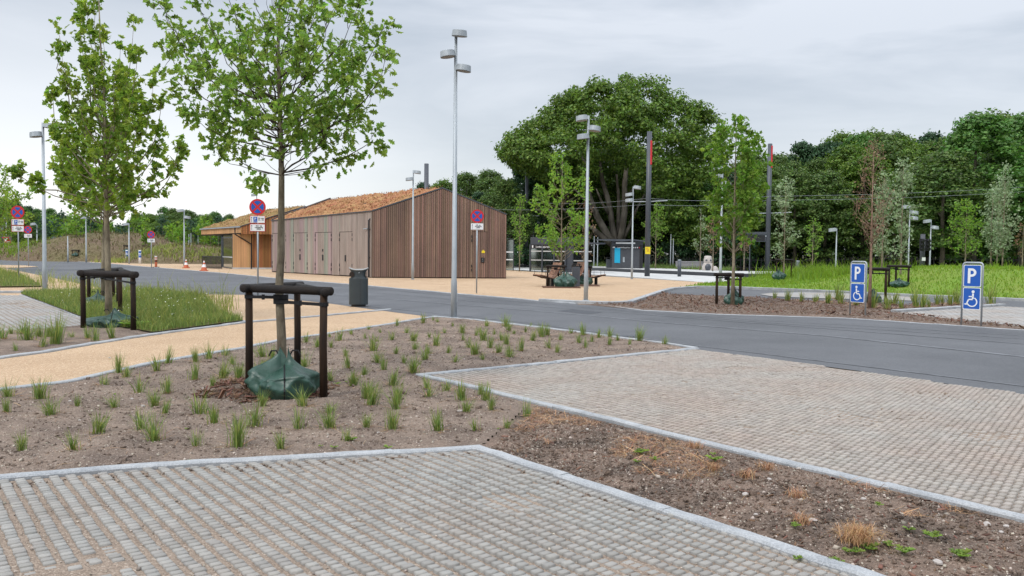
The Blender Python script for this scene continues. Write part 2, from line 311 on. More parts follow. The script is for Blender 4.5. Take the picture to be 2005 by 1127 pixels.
def relief(name, poly, step, zf, m, label, kind='structure'):
    xs = [p[0] for p in poly]; ys = [p[1] for p in poly]
    gx = np.arange(min(xs), max(xs) + step, step); gy = np.arange(min(ys), max(ys) + step, step)
    X, Y = np.meshgrid(gx, gy, indexing='ij'); Z = zf(X, Y); ny = len(gy)
    ok = inpoly(X[:-1, :-1] + step / 2, Y[:-1, :-1] + step / 2, poly); I, J = np.nonzero(ok)
    F = np.stack([I * ny + J, (I + 1) * ny + J, (I + 1) * ny + J + 1, I * ny + J + 1], 1)
    u, inv = np.unique(F, return_inverse=True); V = np.stack([X.ravel(), Y.ravel(), Z.ravel()], 1)[u]
    o = np_mesh(name, V, inv.reshape(F.shape), m, None, True); return tag(o, label, None, None, kind)
def kerb(pts, label, width=.13, top=.04, bottom=-.05, world=False, seg=1.0, m='granite', side=0):
    width *= .80 if top < .06 else 1; top = min(top, .034) if top < .06 else top
    pts = [Vector((*p, 0)) for p in (pts if world else G(pts))]; b = MB(); r = random.Random(len(pts) * 7 + int(abs(pts[0].x) * 10))
    for a, c in zip(pts, pts[1:]):
        L = (c - a).length; n = max(1, round(L / seg)); d = (c - a) / L; nn = Vector((-d.y, d.x, 0))
        for i in range(n):
            p = a + d * (L * i / n + (.004 if i else -.03)); q = a + d * (L * (i + 1) / n - (.004 if i < n - 1 else -.03)); j = nn * r.uniform(-.004, .004); z = top + r.uniform(-.004, .004)
            k = max(2, int((q - p).length / .16)); ring = []
            for t in range(k + 1):
                c0 = p.lerp(q, t / k) + j; w1, w2 = width / 2 + r.uniform(-.007, .007), width / 2 + r.uniform(-.007, .007); zz = z + r.uniform(-.003, .003)
                ring.append([c0 - nn * w1 + Vector((0, 0, bottom)), c0 - nn * w1 + Vector((0, 0, zz - .012)), c0 - nn * (w1 - .012) + Vector((0, 0, zz)),
                             c0 + nn * (w2 - .012) + Vector((0, 0, zz)), c0 + nn * w2 + Vector((0, 0, zz - .012)), c0 + nn * w2 + Vector((0, 0, bottom))])
            b.rings(ring)
    return tag(b.build('kerb', m), label, None, None, 'structure')
def seamline(pts, wd, label):
    p = [Vector((*q, 0)) for q in G(pts)]; b = MB()
    L, Rr = [], []
    for i, a in enumerate(p):
        d = (p[min(i + 1, len(p) - 1)] - p[max(i - 1, 0)]).normalized(); n = Vector((-d.y, d.x, 0)) * wd / 2; L.append(a + n); Rr.append(a - n)
    n = len(p); b.add([(v.x, v.y, .012) for v in L + Rr], [(i, n + i, n + i + 1, i + 1) for i in range(n - 1)])
    return tag(b.build('road_seam', 'seam'), label, None, None, 'structure')

sheet('ground', [(-900, -60), (900, -60), (900, 1500), (-900, 1500)], -.06, 'floor', 'dark grassy ground under the whole place', True)
# tan gravel plaza from behind the road to the tram stop
sheet('plaza', [(-700, 506), (0, 504), (110, 505), (330, 512), (360, 508), (700, 515), (1000, 529), (1240, 544), (1440, 556), (1420, 563), (1362, 564), (1319, 567), (1298, 572), (1234, 595),
                (1190, 600), (1060, 594), (890, 577), (560, 549), (270, 523), (110, 511), (0, 507), (-700, 512)], 0, 'gravel', 'tan gravel plaza around the timber buildings')
ROADFAR = [(-900, 508), (0, 506), (110, 509.5), (200, 515), (270, 521), (345, 527), (450, 536), (560, 547), (725, 560), (890, 575), (1000, 584), (1060, 590), (1128, 595), (1180, 600), (1260, 608), (1400, 615.5), (1560, 620), (1650, 623), (1750, 629.5), (2005, 647), (3400, 738)]
ROADNEAR = [(3400, 993), (2005, 774), (1700, 729), (1360, 684), (1300, 673), (1050, 641), (930, 627), (840, 620), (770, 611), (644, 594), (482, 577), (380, 576), (301, 576), (213, 567), (90, 541), (11, 525), (-300, 519), (-900, 516)]
sheet('road', ROADFAR + ROADNEAR, .006, 'asphalt', 'grey asphalt road curving past the timber buildings')
sheet('gravel_path', [(-250, 528), (0, 524.5), (11, 524), (90, 540), (213, 566), (301, 575), (380, 575), (482, 576), (644, 593), (780, 611.5), (850, 621), (640, 662), (480, 688), (300, 720), (130, 758), (0, 772), (-500, 850), (-500, 745), (0, 700), (0, 563)],
      .002, 'gravel', 'tan gravel footpath and bin corner beside the road')
sheet('traffic_island', [(-60, 519.5), (0, 519), (50, 520), (76, 522.5), (40, 524.2), (0, 525), (-60, 525)], .03, 'gravel', 'small tan gravel nose between the two road branches')
for pts, wd, lb in (([(-60, 514), (100, 518), (250, 531), (480, 551), (700, 570), (1000, 596), (1300, 619), (1620, 644), (2005, 674), (2600, 720)], .09, 'pale asphalt seam along the middle of the road'),
                    ([(0, 521), (190, 540), (380, 557), (640, 575), (900, 597), (1100, 613), (1300, 632), (1620, 658), (2005, 699), (2600, 765)], .16, 'wide pale asphalt seam on the near lane'),
                    ([(100, 512.5), (260, 524), (450, 541), (725, 565), (1000, 590), (1250, 612), (1500, 632), (2005, 664)], .05, 'thin asphalt seam on the far lane'),
                    ([(213, 562), (480, 574), (780, 606), (1050, 634), (1360, 677), (1700, 719), (2005, 757)], .07, 'faint asphalt seam near the paved bay'),
                    ([(700, 562), (1000, 589), (1260, 611), (1500, 628), (1750, 642), (2005, 658)], .05, 'thin asphalt seam by the far kerb')):
    seamline(pts, wd, lb)
for pts, lb in (([(1120, 606), (1180, 612), (1150, 615), (1092, 609)], 'darker asphalt repair patch by the plaza corner'), ([(560, 561), (640, 568.5), (622, 571), (543, 563.5)], 'darker asphalt repair patch before the timber building')):
    q = G(pts); b = MB(); b.add([(x, y, .0105) for x, y in q], [(0, 1, 2, 3)]); o = b.build('asphalt_patch', 'patch'); [p.flip() for p in o.data.polygons if p.normal.z < 0]; tag(o, lb, None, None, 'structure')
for px, py in ((1230, 659), (430, 573)):
    c = P(px, py); b = MB(); b.box((0, 0, 0), (.42, .32, .012)); [b.box((-.16 + .064 * i, 0, .008), (.02, .24, .006)) for i in range(6)]; o = b.build('drain_grate', 'anth2'); o.location = (c.x, c.y, .010); tag(o, 'dark drain grate at the road edge by the ' + ('soil bed' if px > 900 else 'gravel corner'), 'drain grate')
# main soil bed
ZS = lambda x, y: .004 + np.clip((edist(x, y, bedw) - .05) / .22, 0, 1) * ZS0(x, y) if bedw else ZS0(x, y)
ZS0 = lambda x, y: .008 + .05 * fbm(x * .9, y * .9, 3).clip(-.3, .6) * .8 + .022 * fbm(x * 6, y * 6, 3) + .016
BED = [(-420, 840), (0, 762), (130, 748), (300, 711), (480, 681), (560, 665), (640, 654), (835, 623), (900, 624), (1050, 641), (1300, 673), (1362, 683), (1090, 711), (825, 736), (960, 770), (1040, 790), (935, 880), (700, 893), (300, 914), (0, 938), (-420, 968)]
bedw = G(BED)
relief('soil_bed', bedw, .035, ZS, 'soil', 'brown sandy planting bed with grass tufts')
STRIP = [(935, 880), (1040, 790), (1250, 842), (1470, 893), (1740, 955), (2005, 1020), (3000, 1262), (2900, 1540), (2200, 1300), (1900, 1200), (1680, 1127), (1300, 1003)]
stripw = G(STRIP)
ZT = lambda x, y: .002 + np.clip((edist(x, y, stripw) - .06) / .3, 0, 1) * ZT0(x, y)
ZT0 = lambda x, y: .03 + .08 * fbm(x * 1.3, y * 1.3, 3).clip(-.35, .6) * .7 + .034 * fbm(x * 6, y * 6, 3) * (.35 + np.clip(fbm(x * .9 + 5, y * .9, 2) + .4, 0, 1))
relief('soil_strip', stripw, .03, ZT, 'soildark', 'rough dark soil strip between the two paved bays')
LBED = [(-400, 690), (-200, 655), (0, 648), (185, 634), (260, 634), (430, 620), (478, 631), (250, 664), (90, 690), (0, 702), (-400, 760)]
LBW = G(LBED)
relief('soil_bed', LBW, .05, lambda x, y: .003 + np.clip((edist(x, y, LBW) - .05) / .2, 0, 1) * ZS0(x, y), 'soil', 'narrow soil bed left of the gravel footpath')
MEAD = [(40, 577), (110, 575), (290, 571), (400, 585), (434, 619), (478, 631), (300, 655), (215, 640), (185, 633)]
meadw = G(MEAD); sheet('meadow', meadw, .055, 'meadow', 'weedy meadow ground around the two left trees', True)
MEAD2 = [(-300, 560), (-200, 531), (0, 530), (40, 538), (85, 562), (0, 563)]
mead2w = G(MEAD2); sheet('meadow', mead2w, .05, 'meadow', 'small weedy verge at the left edge', True)
MUL = [(1128, 596), (1234, 594), (1298, 571), (1320, 577), (1480, 583), (1560, 587), (1780, 597), (1965, 598), (1755, 612), (1860, 624), (2005, 640), (2900, 700), (2900, 706), (2005, 647), (1750, 629), (1650, 622.5), (1560, 619.5), (1400, 615), (1260, 607.5), (1180, 599.5)]
MULW = G(MUL)
relief('mulch_bed', MULW, .08, lambda x, y: .009 + np.clip((edist(x, y, MULW) - .08) / .4, 0, 1) * (.03 + .04 * fbm(x * 2, y * 2, 4)), 'mulch', 'dark mulch bed beyond the road')
sheet('side_road', [(1319, 566), (1362, 564.5), (1420, 565), (1640, 574), (1760, 580), (2005, 590), (2900, 625), (2900, 655), (2005, 604), (1960, 601), (1780, 597.5), (1560, 588), (1480, 584), (1320, 578), (1300, 574)], .008, 'asphalt', 'asphalt turning lane beyond the mulch bed')
sheet('pale_island', [(1487, 577), (1510, 574.5), (1570, 573), (1640, 574.5), (1700, 577), (1790, 583), (1790, 590), (1700, 587), (1600, 585), (1510, 581)], .03, 'stone3', 'pale paved island in the turning lane')
# ------------------------------------------------------------------ kerbs
FK = ROADFAR[1:13]
kerb(FK, 'low granite kerb along the far side of the road', .14, .05, world=False, seg=1.2)
kerb([(1060, 590), (1128, 594), (1192, 596), (1234, 594), (1268, 582), (1298, 571.5), (1319, 566.5), (1362, 563.5), (1420, 564), (1530, 568), (1640, 573), (1760, 579), (1860, 583), (2005, 589), (2900, 624)], 'granite kerb round the plaza corner and the grass berm', .22, .10, seg=1.2)
kerb([(1192, 599), (1260, 608), (1400, 615.5), (1560, 620), (1650, 623), (1750, 629.5), (2005, 647), (2600, 686)], 'thin flush kerb between mulch bed and road', .08, .022)
kerb([(-500, 745), (0, 702), (90, 690), (180, 674), (250, 663), (340, 650), (440, 637), (480, 632), (560, 625), (640, 618), (762, 606.5)], 'granite kerb on the upper side of the footpath', .15, .035)
kerb([(-500, 850), (0, 765), (130, 750), (300, 712), (480, 682), (560, 665), (640, 655), (740, 639), (835, 623), (850, 622)], 'granite kerb between footpath and soil bed', .13, .045)
kerb([(432, 620), (481, 631.5)], 'short granite kerb at the meadow tip', .16, .04)
kerb([(850, 620.5), (930, 627), (1050, 641), (1300, 673), (1362, 682.5)], 'granite kerb between soil bed and road', .12, .04)
kerb([(1362, 684), (1300, 690.5), (1090, 711), (960, 723), (822, 736)], 'granite kerb at the head of the far paved bay', .15, .045)
kerb([(822, 736), (960, 768), (1250, 838), (1470, 892), (1740, 956), (2005, 1020), (3400, 1359)], 'long granite kerb along the front of the far paved bay', .12, .045)
kerb([(-500, 975), (0, 940), (300, 916), (600, 899), (760, 890), (935, 880)], 'granite kerb at the head of the near paved bay', .13, .045)
kerb([(935, 880), (1100, 935), (1300, 1002), (1500, 1067), (1680, 1127), (2100, 1270)], 'granite kerb along the right side of the near paved bay', .13, .045)
kerb([(-400, 575), (0, 573.5), (88, 573.5), (110, 573.5)], 'granite kerb at the top of the left paved bay', .2, .08)
kerb([(42, 577.5), (110, 602), (187, 633)], 'granite edging between left paved bay and meadow', .14, .03)
kerb([(1751, 612), (1850, 606), (1962, 599.5)], 'granite kerb at the side of the distant paved bay', .2, .09)
# ------------------------------------------------------------------ paving of small stones
DIR = (P(822, 736) - P(2005, 1020)).normalized(); U = Vector((DIR.x, DIR.y, 0)); Vv = Vector((U.y, -U.x, 0))
def paving(name, poly, pu, pv, su, sv, m, label, zh=.019, org=(0, 0), simple=False):
    sheet('paving_sand', poly, .003, 'base', 'sandy joints under the ' + label, True)
    us = [x * U.x + y * U.y for x, y in poly]; vs = [x * Vv.x + y * Vv.y for x, y in poly]
    iu = np.arange(math.floor(min(us) / pu), math.ceil(max(us) / pu) + 1); iv = np.arange(math.floor(min(vs) / pv), math.ceil(max(vs) / pv) + 1)
    A, B = np.meshgrid(iu, iv, indexing='ij'); A = A.ravel(); B = B.ravel(); g = np.random.default_rng(5)
    uu = A * pu + (B % 2) * pu * .5 + g.normal(size=A.shape) * .002; vv = B * pv + g.normal(size=A.shape) * .002
    x = uu * U.x + vv * Vv.x; y = uu * U.y + vv * Vv.y
    k = inpoly(x, y, poly); x, y = x[k], y[k]; n = len(x)
    sink = fbm(x * .9 + 3, y * .9, 4)
    z = np.where(sink > .40, -.012, 0) + np.where(g.random(n) < .02, -.008, 0) + g.normal(size=n) * .0012 + .012 * fbm(x * .5, y * .5, 2)
    a, b = su / 2, sv / 2
    T = np.array([[-a, -b, -.02], [a, -b, -.02], [a, b, -.02], [-a, b, -.02], [-a, -b, zh - .005], [a, -b, zh - .005], [a, b, zh - .005], [-a, b, zh - .005],
                  [-a * .62, -b * .80, zh], [a * .62, -b * .80, zh], [a * .62, b * .80, zh], [-a * .62, b * .80, zh]])
    TF = np.array([[0, 1, 5, 4], [1, 2, 6, 5], [2, 3, 7, 6], [3, 0, 4, 7], [4, 5, 9, 8], [5, 6, 10, 9], [6, 7, 11, 10], [7, 4, 8, 11], [8, 9, 10, 11]])
    ang = g.normal(size=n) * .03; ca, sa = np.cos(ang), np.sin(ang); Ux = np.stack([U.x * ca - U.y * sa, U.x * sa + U.y * ca, np.zeros(n)], 1); Vx = np.stack([-Ux[:, 1], Ux[:, 0], np.zeros(n)], 1)
    tl = g.normal(size=(n, 2)) * .022; C = np.stack([tl[:, 0], tl[:, 1], np.ones(n)], 1)
    Vt, F = scatter(T, TF, np.stack([x, y, z], 1), Ux, Vx, C, 1 + g.normal(size=n) * .03)
    o = np_mesh(name, Vt, F, m); return tag(o, label, None, None, 'structure')
NEAR = G([(935, 882), (1100, 938), (1300, 1005), (1680, 1130), (2100, 1275)]) + [(2.2, 2.6), (-3.6, 2.6)] + G([(-500, 980), (0, 944), (300, 920), (600, 902)])
FARB = G([(826, 737), (960, 725), (1090, 713), (1362, 685), (1700, 730), (2005, 774), (3400, 991), (3400, 1352), (2005, 1016), (1740, 952), (1470, 888), (1250, 834), (960, 765)])
paving('paving_stones', NEAR, .060, .100, .045, .060, 'stone', 'blue grey stone paving of the near bay')
paving('paving_stones', FARB, .062, .100, .046, .066, 'stone2', 'pale staggered stone paving of the far bay')
paving('paving_stones', G([(-400, 578), (0, 578), (42, 578.5), (110, 603), (185, 633), (100, 645), (0, 650), (-400, 668)]), .16, .13, .15, .10, 'stone3', 'pale ribbed paving of the left bay')
paving('paving_stones', G([(1755, 612.5), (1850, 607), (1962, 600.5), (2005, 603), (2800, 640), (2800, 690), (2005, 639), (1860, 624)]), .2, .16, .185, .14, 'stone3', 'pale paving of the distant bay past the right sign')
# ------------------------------------------------------------------ grass berm, mounds, platform
k0, k1, k2 = P(1420, 563), P(1640, 572.5), P(2005, 588)
kd = (k2 - k0).normalized(); kn = Vector((-kd.y, kd.x, 0));
if kn.y < 0: kn = -kn
def berm(x, y):
    s = (x - k0.x) * kn.x + (y - k0.y) * kn.y; a = (x - k0.x) * kd.x + (y - k0.y) * kd.y
    t = np.clip(s / 8.5, 0, 1); t = t * t * (3 - 2 * t); al = np.clip((a + 1.0) / 7.5, 0, 1); al = al * al * (3 - 2 * al)
    back = np.clip((26 - s) / 10, 0.25, 1)
    pk = .32 * np.exp(-((x - 21) / 3.2) ** 2 - ((y - 54) / 7) ** 2)
    return .07 + (.98 * t * al + pk) * back + .05 * fbm(x * .5, y * .5, 3) * np.clip(s / 2, 0, 1)
# front edge follows the kerb
BW = G([(1325, 566), (1362, 561.5), (1420, 562.5), (1530, 566.5), (1640, 571.5), (1760, 577.5), (2005, 587.5), (2900, 622)]) + [(75, 70), (60, 80), (30, 78), (17.5, 60), (13.5, 54)] + G([(1440, 552), (1380, 557)])
relief('grass_berm', BW, .3, berm, 'grass', 'green grassy berm in front of the forest')
def mound(x, y):
    def bump(cx, cy, rx, ry, h, p=.75): return h * np.clip(1 - ((x - cx) / rx) ** 2 - ((y - cy) / ry) ** 2, 0, 1) ** p
    z = np.maximum(bump(-51.5, 112, 11.5, 15, 3.5, .62), bump(-37.5, 101, 6.5, 11, 2.0)); z = np.maximum(z, bump(-63, 116, 12, 12, 2.1, .9)); z = np.maximum(z, bump(-33, 99, 6, 9, 1.5))
    return -.02 + z + np.where(z > .15, .35 * fbm(x * .5, y * .5, 3), 0)
relief('mound', [(-95, 84), (-18, 84), (-18, 135), (-95, 135)], .45, mound, 'mound', 'brown planted earth mounds beyond the road')
sheet('meadow', [(-160, 100), (-18, 84), (-18, 180), (-160, 180)], -.03, 'meadow', 'rough ground behind the mounds', True)
# tram stop paving and platform edge
b = MB(); q = [P(985, 526), P(1240, 542.5), P(1440, 557), P(1480, 556), P(1560, 549), P(1430, 542.5), P(1240, 533.5), P(985, 520)]
b.prism([(v.x, v.y) for v in q], -.05, .02); tag(b.build('pavement', 'concrete'), 'pale concrete pavement along the tram stop', None, None, 'structure')
pl0, pl1, pl2 = P(985, 521), P(1240, 533), P(1440, 542.5)
plf = [(pl0.x, pl0.y), (pl1.x, pl1.y), (pl2.x, pl2.y), (34, 63)]; plb = [(x + 2, y + 9) for x, y in plf][::-1]
b = MB(); b.prism(plf + plb, -.05, .26); tag(b.build('platform', 'anth2'), 'low dark edged tram platform behind the pavement', None, None, 'structure')
b = MB(); b.prism([(x + .1, y + .25) for x, y in plf] + plb, .262, .272); tag(b.build('platform_paving', 'concrete'), 'pale paved top of the tram platform', None, None, 'structure')
# ------------------------------------------------------------------ timber buildings
def planwall(px, a, b):                                              # where the sight line of column px meets the wall line a-b (0..L)
    r = ray(px, 500); d = (b - a); den = r.x * d.y - r.y * d.x
    t = (a.x * d.y - a.y * d.x) / den; p = Vector((r.x * t, r.y * t, 0)); return (p - Vector((a.x, a.y, 0))).dot(d.normalized())
def boards(b, a, u, n, u0, u1, z0, ztop, pitch, wd, dep, off=0, mi=None, seed=1, jit=0):
    """vertical boards from u0 to u1 along the wall; ztop(u) is the top"""
    r = random.Random(seed); x = u0
    while x < u1 - wd * .5:
        c = a + u * (x + pitch / 2); h0 = z0; h1 = ztop(x + pitch / 2); rot = Matrix((u, n, Vector((0, 0, 1)))).transposed()
        if mi: b.mi = mi(x + pitch / 2)
        if h1 > h0: b.box(Vector((c.x, c.y, (h0 + h1) / 2)) + n * (off + dep / 2 + r.uniform(0, jit)), (wd * r.uniform(.94, 1.04), dep, h1 - h0), rot)
        x += pitch
    b.mi = 0
def roofgrid(name, c, nu, nv, amp, m, parent, seed=0, thick=.12):
    """lumpy planted roof between four corners: c00 c10 c11 c01"""
    g = np.random.default_rng(seed); c = [np.array(x) for x in c]; s, t = np.meshgrid(np.linspace(0, 1, nu), np.linspace(0, 1, nv), indexing='ij')
    Pn = (c[0] * ((1 - s) * (1 - t))[..., None] + c[1] * (s * (1 - t))[..., None] + c[2] * (s * t)[..., None] + c[3] * ((1 - s) * t)[..., None])
    edge = np.minimum(np.minimum(s, 1 - s) * 20, np.minimum(t, 1 - t) * 14).clip(0, 1)
    X, Y = Pn[..., 0], Pn[..., 1]
    Pn[..., 2] += thick + edge * amp * (.5 + fbm(X * 1.5, Y * 1.5, 2) + .9 * fbm(X * 4.2, Y * 4.2, 2))
    I, J = np.meshgrid(np.arange(nu - 1), np.arange(nv - 1), indexing='ij'); I = I.ravel(); J = J.ravel()
    F = np.stack([I * nv + J, (I + 1) * nv + J, (I + 1) * nv + J + 1, I * nv + J + 1], 1)
    o = np_mesh(name, Pn.reshape(-1, 3), F, m, parent, True)
    # small upright stems standing on the roof
    k = nu * nv // 2; s2 = g.random(k); t2 = g.random(k)
    pos = (c[0] * ((1 - s2) * (1 - t2))[:, None] + c[1] * (s2 * (1 - t2))[:, None] + c[2] * (s2 * t2)[:, None] + c[3] * ((1 - s2) * t2)[:, None]); pos[:, 2] += thick + amp * .5
    nrm = g.normal(size=(k, 3)); A, B, C = frames(nrm, g, np.array([0, 0, .9]))
    V, F = scatter(CARD, CARDF, pos, A, B, C, g.uniform(.04, .12, k)); np_mesh('roof_plants', V, F, m, o)
    return o
UP = Vector((0, 0, 1))
A_, C_ = P(728, 543.5), P(991, 545); B_ = PD(533, 500, 62); B_.z = 0
zA, zC, zR, zB, zRB = 4.0, 3.93, 5.46, 3.72, 5.40
rr = PD(865, 367, 51.6); Rg = Vector((rr.x, A_.y + (C_.y - A_.y) * (rr.x - A_.x) / (C_.x - A_.x), zR)); 
D_ = B_ + (C_ - A_); RgB = PD(647, 391, 65.2); RgB.z = zRB
hall = thing('timber_building', 'long building clad in red-brown and grey timber slats under an orange sedum roof', 'building', (A_.x, A_.y, 0))
def rel(v, o): return Vector(v) - Vector(o)
def closed(name, rings, m, parent, o):                                # two end outlines joined into a volume
    b = MB(); b.rings([[rel(v, o) for v in r] for r in rings]); return b.build(name, m, parent)
V3 = lambda p, z: Vector((p.x, p.y, z))
O = hall.location
closed('wall', [[V3(A_, -.03), V3(C_, -.03), V3(C_, zC), V3(Rg, zR), V3(A_, zA)], [V3(B_, -.03), V3(D_, -.03), V3(D_, zB), V3(RgB, zRB), V3(B_, zB)]], 'backing', hall, O)
u = (C_ - A_).normalized(); LA = (C_ - A_).length; n = Vector((u.y, -u.x, 0)); ug = (V3(Rg, 0) - A_).dot(u)
gt = lambda x: (zA + (zR - zA) * x / ug if x < ug else zR + (zC - zR) * (x - ug) / (LA - ug)) - .05
uD0, uD1 = planwall(924, A_, C_), planwall(953, A_, C_); a0 = A_ - O
def slats(b, x0, x1, z0, zt, off=0, sd_=3):
    boards(b, a0, u, n, x0, x1, z0, zt, .118, .072, .05, off, seed=sd_)
    b.mi = 1; boards(b, a0 + u * .05, u, n, x0, x1 - .06, z0, zt, .118, .022, .035, off, lambda x: 1, seed=sd_ + 1); b.mi = 0
b = MB(); slats(b, 0, uD0, .06, gt, 0, 3); slats(b, uD1, LA, .06, gt, 0, 5); slats(b, uD0, uD1, 2.86, gt, 0, 7); b.build('gable_cladding', ['slat', 'batten'], hall)
b = MB(); slats(b, uD0, uD1, .06, lambda x: 2.83, .006, 9); gd = b.build('door', ['slat', 'batten'], hall)
tag(gd, 'slatted door at the right end of the gable')
rw = Matrix((u, n, UP)).transposed()
def onwall(px, z, a, c, off=.07):
    uu = (c - a).normalized(); nn = Vector((uu.y, -uu.x, 0)); return a + uu * planwall(px, a, c) + nn * off + UP * z - O
for z in (2.55, 2.3, .75, .5):
    b = MB(); b.box(onwall(923.5, z, A_, C_), (.06, .05, .17), rw); b.build('hinge', 'black', gd)
b = MB(); b.box(onwall(945, 1.12, A_, C_, .075), (.22, .03, .30), rw); hp = b.build('lock_plate', 'black', gd)
for dz in (-.06, .06):
    b = MB(); b.tube([onwall(945, 1.12 + dz, A_, C_, .085), onwall(945, 1.12 + dz, A_, C_, .11)], .022, 8); b.build('lock', 'steel', gd)
b = MB(); b.box(onwall(946, 1.62, A_, C_, .062), (.20, .01, .13), rw); b.build('sticker', 'yellow', gd)
b = MB(); b.add([onwall(945.8, 1.76, A_, C_, .06), onwall(944.2, 1.69, A_, C_, .06), onwall(947.5, 1.69, A_, C_, .06)], [(0, 1, 2)]); b.build('sticker', 'yellow', gd)
# long side wall
us = (B_ - A_).normalized(); LB = (B_ - A_).length; ns = Vector((us.y, -us.x, 0)); ns = -ns if ns.y > 0 else ns; st = lambda x: zA + (zB - zA) * x / LB - .03
doors = [(planwall(691, A_, B_), planwall(665.5, A_, B_)), (planwall(650, A_, B_), planwall(618, A_, B_)), (planwall(603, A_, B_), planwall(575.5, A_, B_)), (planwall(561, A_, B_), planwall(534, A_, B_))]
def tint(x):  # spreads the painted moire colours over the farther boards
    px = 728 + (533 - 728) * 0; k = math.sin(x * 2.9) + .7 * math.sin(x * 6.3 + 1); far = x / LB
    if far < .28: return 0
    return 1 if k > .55 else (2 if k < -.75 else 0)
edges = [0] + [v for d in doors for v in d] + [LB]; b = MB(); rs = Matrix((us, ns, UP)).transposed()
for i in range(0, len(edges), 2): boards(b, a0, us, ns, edges[i], edges[i + 1] - .01, .05, st, .098, .090, .04, 0, tint, i, .008)
for d0, d1 in doors: boards(b, a0, us, ns, d0, d1, 2.80, st, .098, .090, .04, 0, tint, 5, .008)
b.build('side_cladding', ['board', 'boardp', 'boardg'], hall)
for i, (d0, d1) in enumerate(doors):
    b = MB(); boards(b, a0, us, ns, d0 + .02, d1 - .02, .07, lambda x: 2.77, .098, .089, .035, -.004, tint, i + 9, .006); dr = b.build('door', ['board', 'boardp', 'boardg'], hall)
    for uu in (d0 + .02, d1 - .02):
        for z in (2.6, 2.3, .7, .4):
            b = MB(); b.box(a0 + us * uu + ns * .045 + UP * z, (.05, .03, .18), rs); b.build('hinge', 'black', dr)
    uc = d0 + (d1 - d0) * .52
    for z, h in ((1.18, .30), (1.0, .10), (1.62, .16)):
        if i == 0 and z > 1.5: continue
        b = MB(); b.box(a0 + us * uc + ns * .05 + UP * z, (.13 if z < 1.5 else .08, .04, h), rs); b.build('handle', 'black', dr)
b = MB(); x0 = planwall(725.5, A_, B_)
p0 = a0 + us * x0 + ns * .13
b.tube([p0 + UP * 3.55 - ns * .1 - us * .0, p0 + UP * 3.45, p0 + UP * .02], .045, 8)
for z in (2.9, 1.2): b.box(p0 + UP * z - ns * .03, (.13, .10, .04), rs)
b.build('downpipe', 'black', hall)
b = MB(); p1 = a0 + us * planwall(721, A_, B_) + ns * .1 + UP * 2.95; b.tube([p1, p1 + us * .25 + ns * .1 - UP * .03], .03, 8); b.box(p1, (.07, .08, .08), rs); b.build('wall_light', 'steel', hall)
roofA = [V3(A_, zA), V3(Rg, zR), V3(RgB, zRB), V3(B_, zB)]; roofC = [V3(Rg, zR), V3(C_, zC), V3(D_, zB), V3(RgB, zRB)]
closed('roof_edge', [[V3(A_, zA - .03) + n * .07, V3(Rg, zR - .03) + n * .07, V3(C_, zC - .03) + n * .07, V3(C_, zC + .04) + n * .07, V3(Rg, zR + .05) + n * .07, V3(A_, zA + .05) + n * .07],
                     [V3(A_, zA - .03) - n * .05, V3(Rg, zR - .03) - n * .05, V3(C_, zC - .03) - n * .05, V3(C_, zC + .04) - n * .05, V3(Rg, zR + .05) - n * .05, V3(A_, zA + .05) - n * .05]], 'anth', hall, O)
b = MB(); b.bar(V3(A_, zA) + ns * .06 - O, V3(B_, zB) + ns * .06 - O, .10, .06); b.bar(V3(B_, zB + .05) - O, V3(RgB, zRB + .12) - O, .14, .16); b.build('roof_edge', 'anth2', hall)
roofgrid('roof', [rel(v, O) for v in roofA], 60, 110, .17, 'sedum', hall, 1, .03); roofgrid('roof', [rel(v, O) for v in roofC], 30, 60, .15, 'sedum', hall, 2, .03)
# ---- second building with canopy
E1 = PD(472, 442, 70); E2 = PD(394.5, 447.5, 80.5); R1 = PD(597, 404, 71.5); R2 = PD(522, 409, 77.6); E1.z = E2.z = 3.5; R1.z = 5.22; R2.z = 5.15
uq = Vector((R1.x - E1.x, R1.y - E1.y, 0)); F1 = E1 + uq * 2; F2 = E2 + uq * 2
wait = thing('timber_building', 'waiting pavilion of light timber with glass corner and deep eave under a dry sedum roof', 'building', (E1.x, E1.y, 0)); O = wait.location
uqn = uq.normalized(); nq = Vector((uqn.y, -uqn.x, 0)); rq = Matrix((uqn, nq, UP)).transposed(); e0 = V3(E1, 0) - O; Lq = uq.length * 2; dq = Vector((E2.x - E1.x, E2.y - E1.y, 0)); dqn = dq.normalized()
zlow = 2.86
rk = lambda x: (3.5 + (5.22 - 3.5) * x / (Lq / 2) if x < Lq / 2 else 5.22 - (5.22 - 3.5) * (x - Lq / 2) / (Lq / 2)) - .04
b = MB(); b.rings([[rel(V3(E1, zlow), O), rel(V3(F1, zlow), O), rel(V3(F1, 3.46), O), rel(V3(R1, 5.18), O), rel(V3(E1, 3.46), O)], [rel(V3(E2, zlow), O), rel(V3(F2, zlow), O), rel(V3(F2, 3.46), O), rel(V3(R2, 5.1), O), rel(V3(E2, 3.46), O)]]); b.build('ceiling', 'backing', wait)
b = MB(); boards(b, e0, uqn, nq, 0, Lq, zlow, rk, .12, .085, .05, 0, seed=2); b.build('gable_cladding', 'wood2', wait)
b = MB(); nf = Vector((-dqn.y, dqn.x, 0)); nf = nf if nf.x < 0 else -nf
boards(b, e0 + UP * 0, dqn, nf, 0, dq.length, 2.95, lambda x: 3.38, .3, .295, .04, 0, seed=1); b.build('fascia', 'wood', wait)
b = MB(); b.bar(e0 + nf * .12 + UP * 3.45, e0 + dq + nf * .12 + UP * 3.45, .13, .10); b.build('gutter', 'steel', wait)
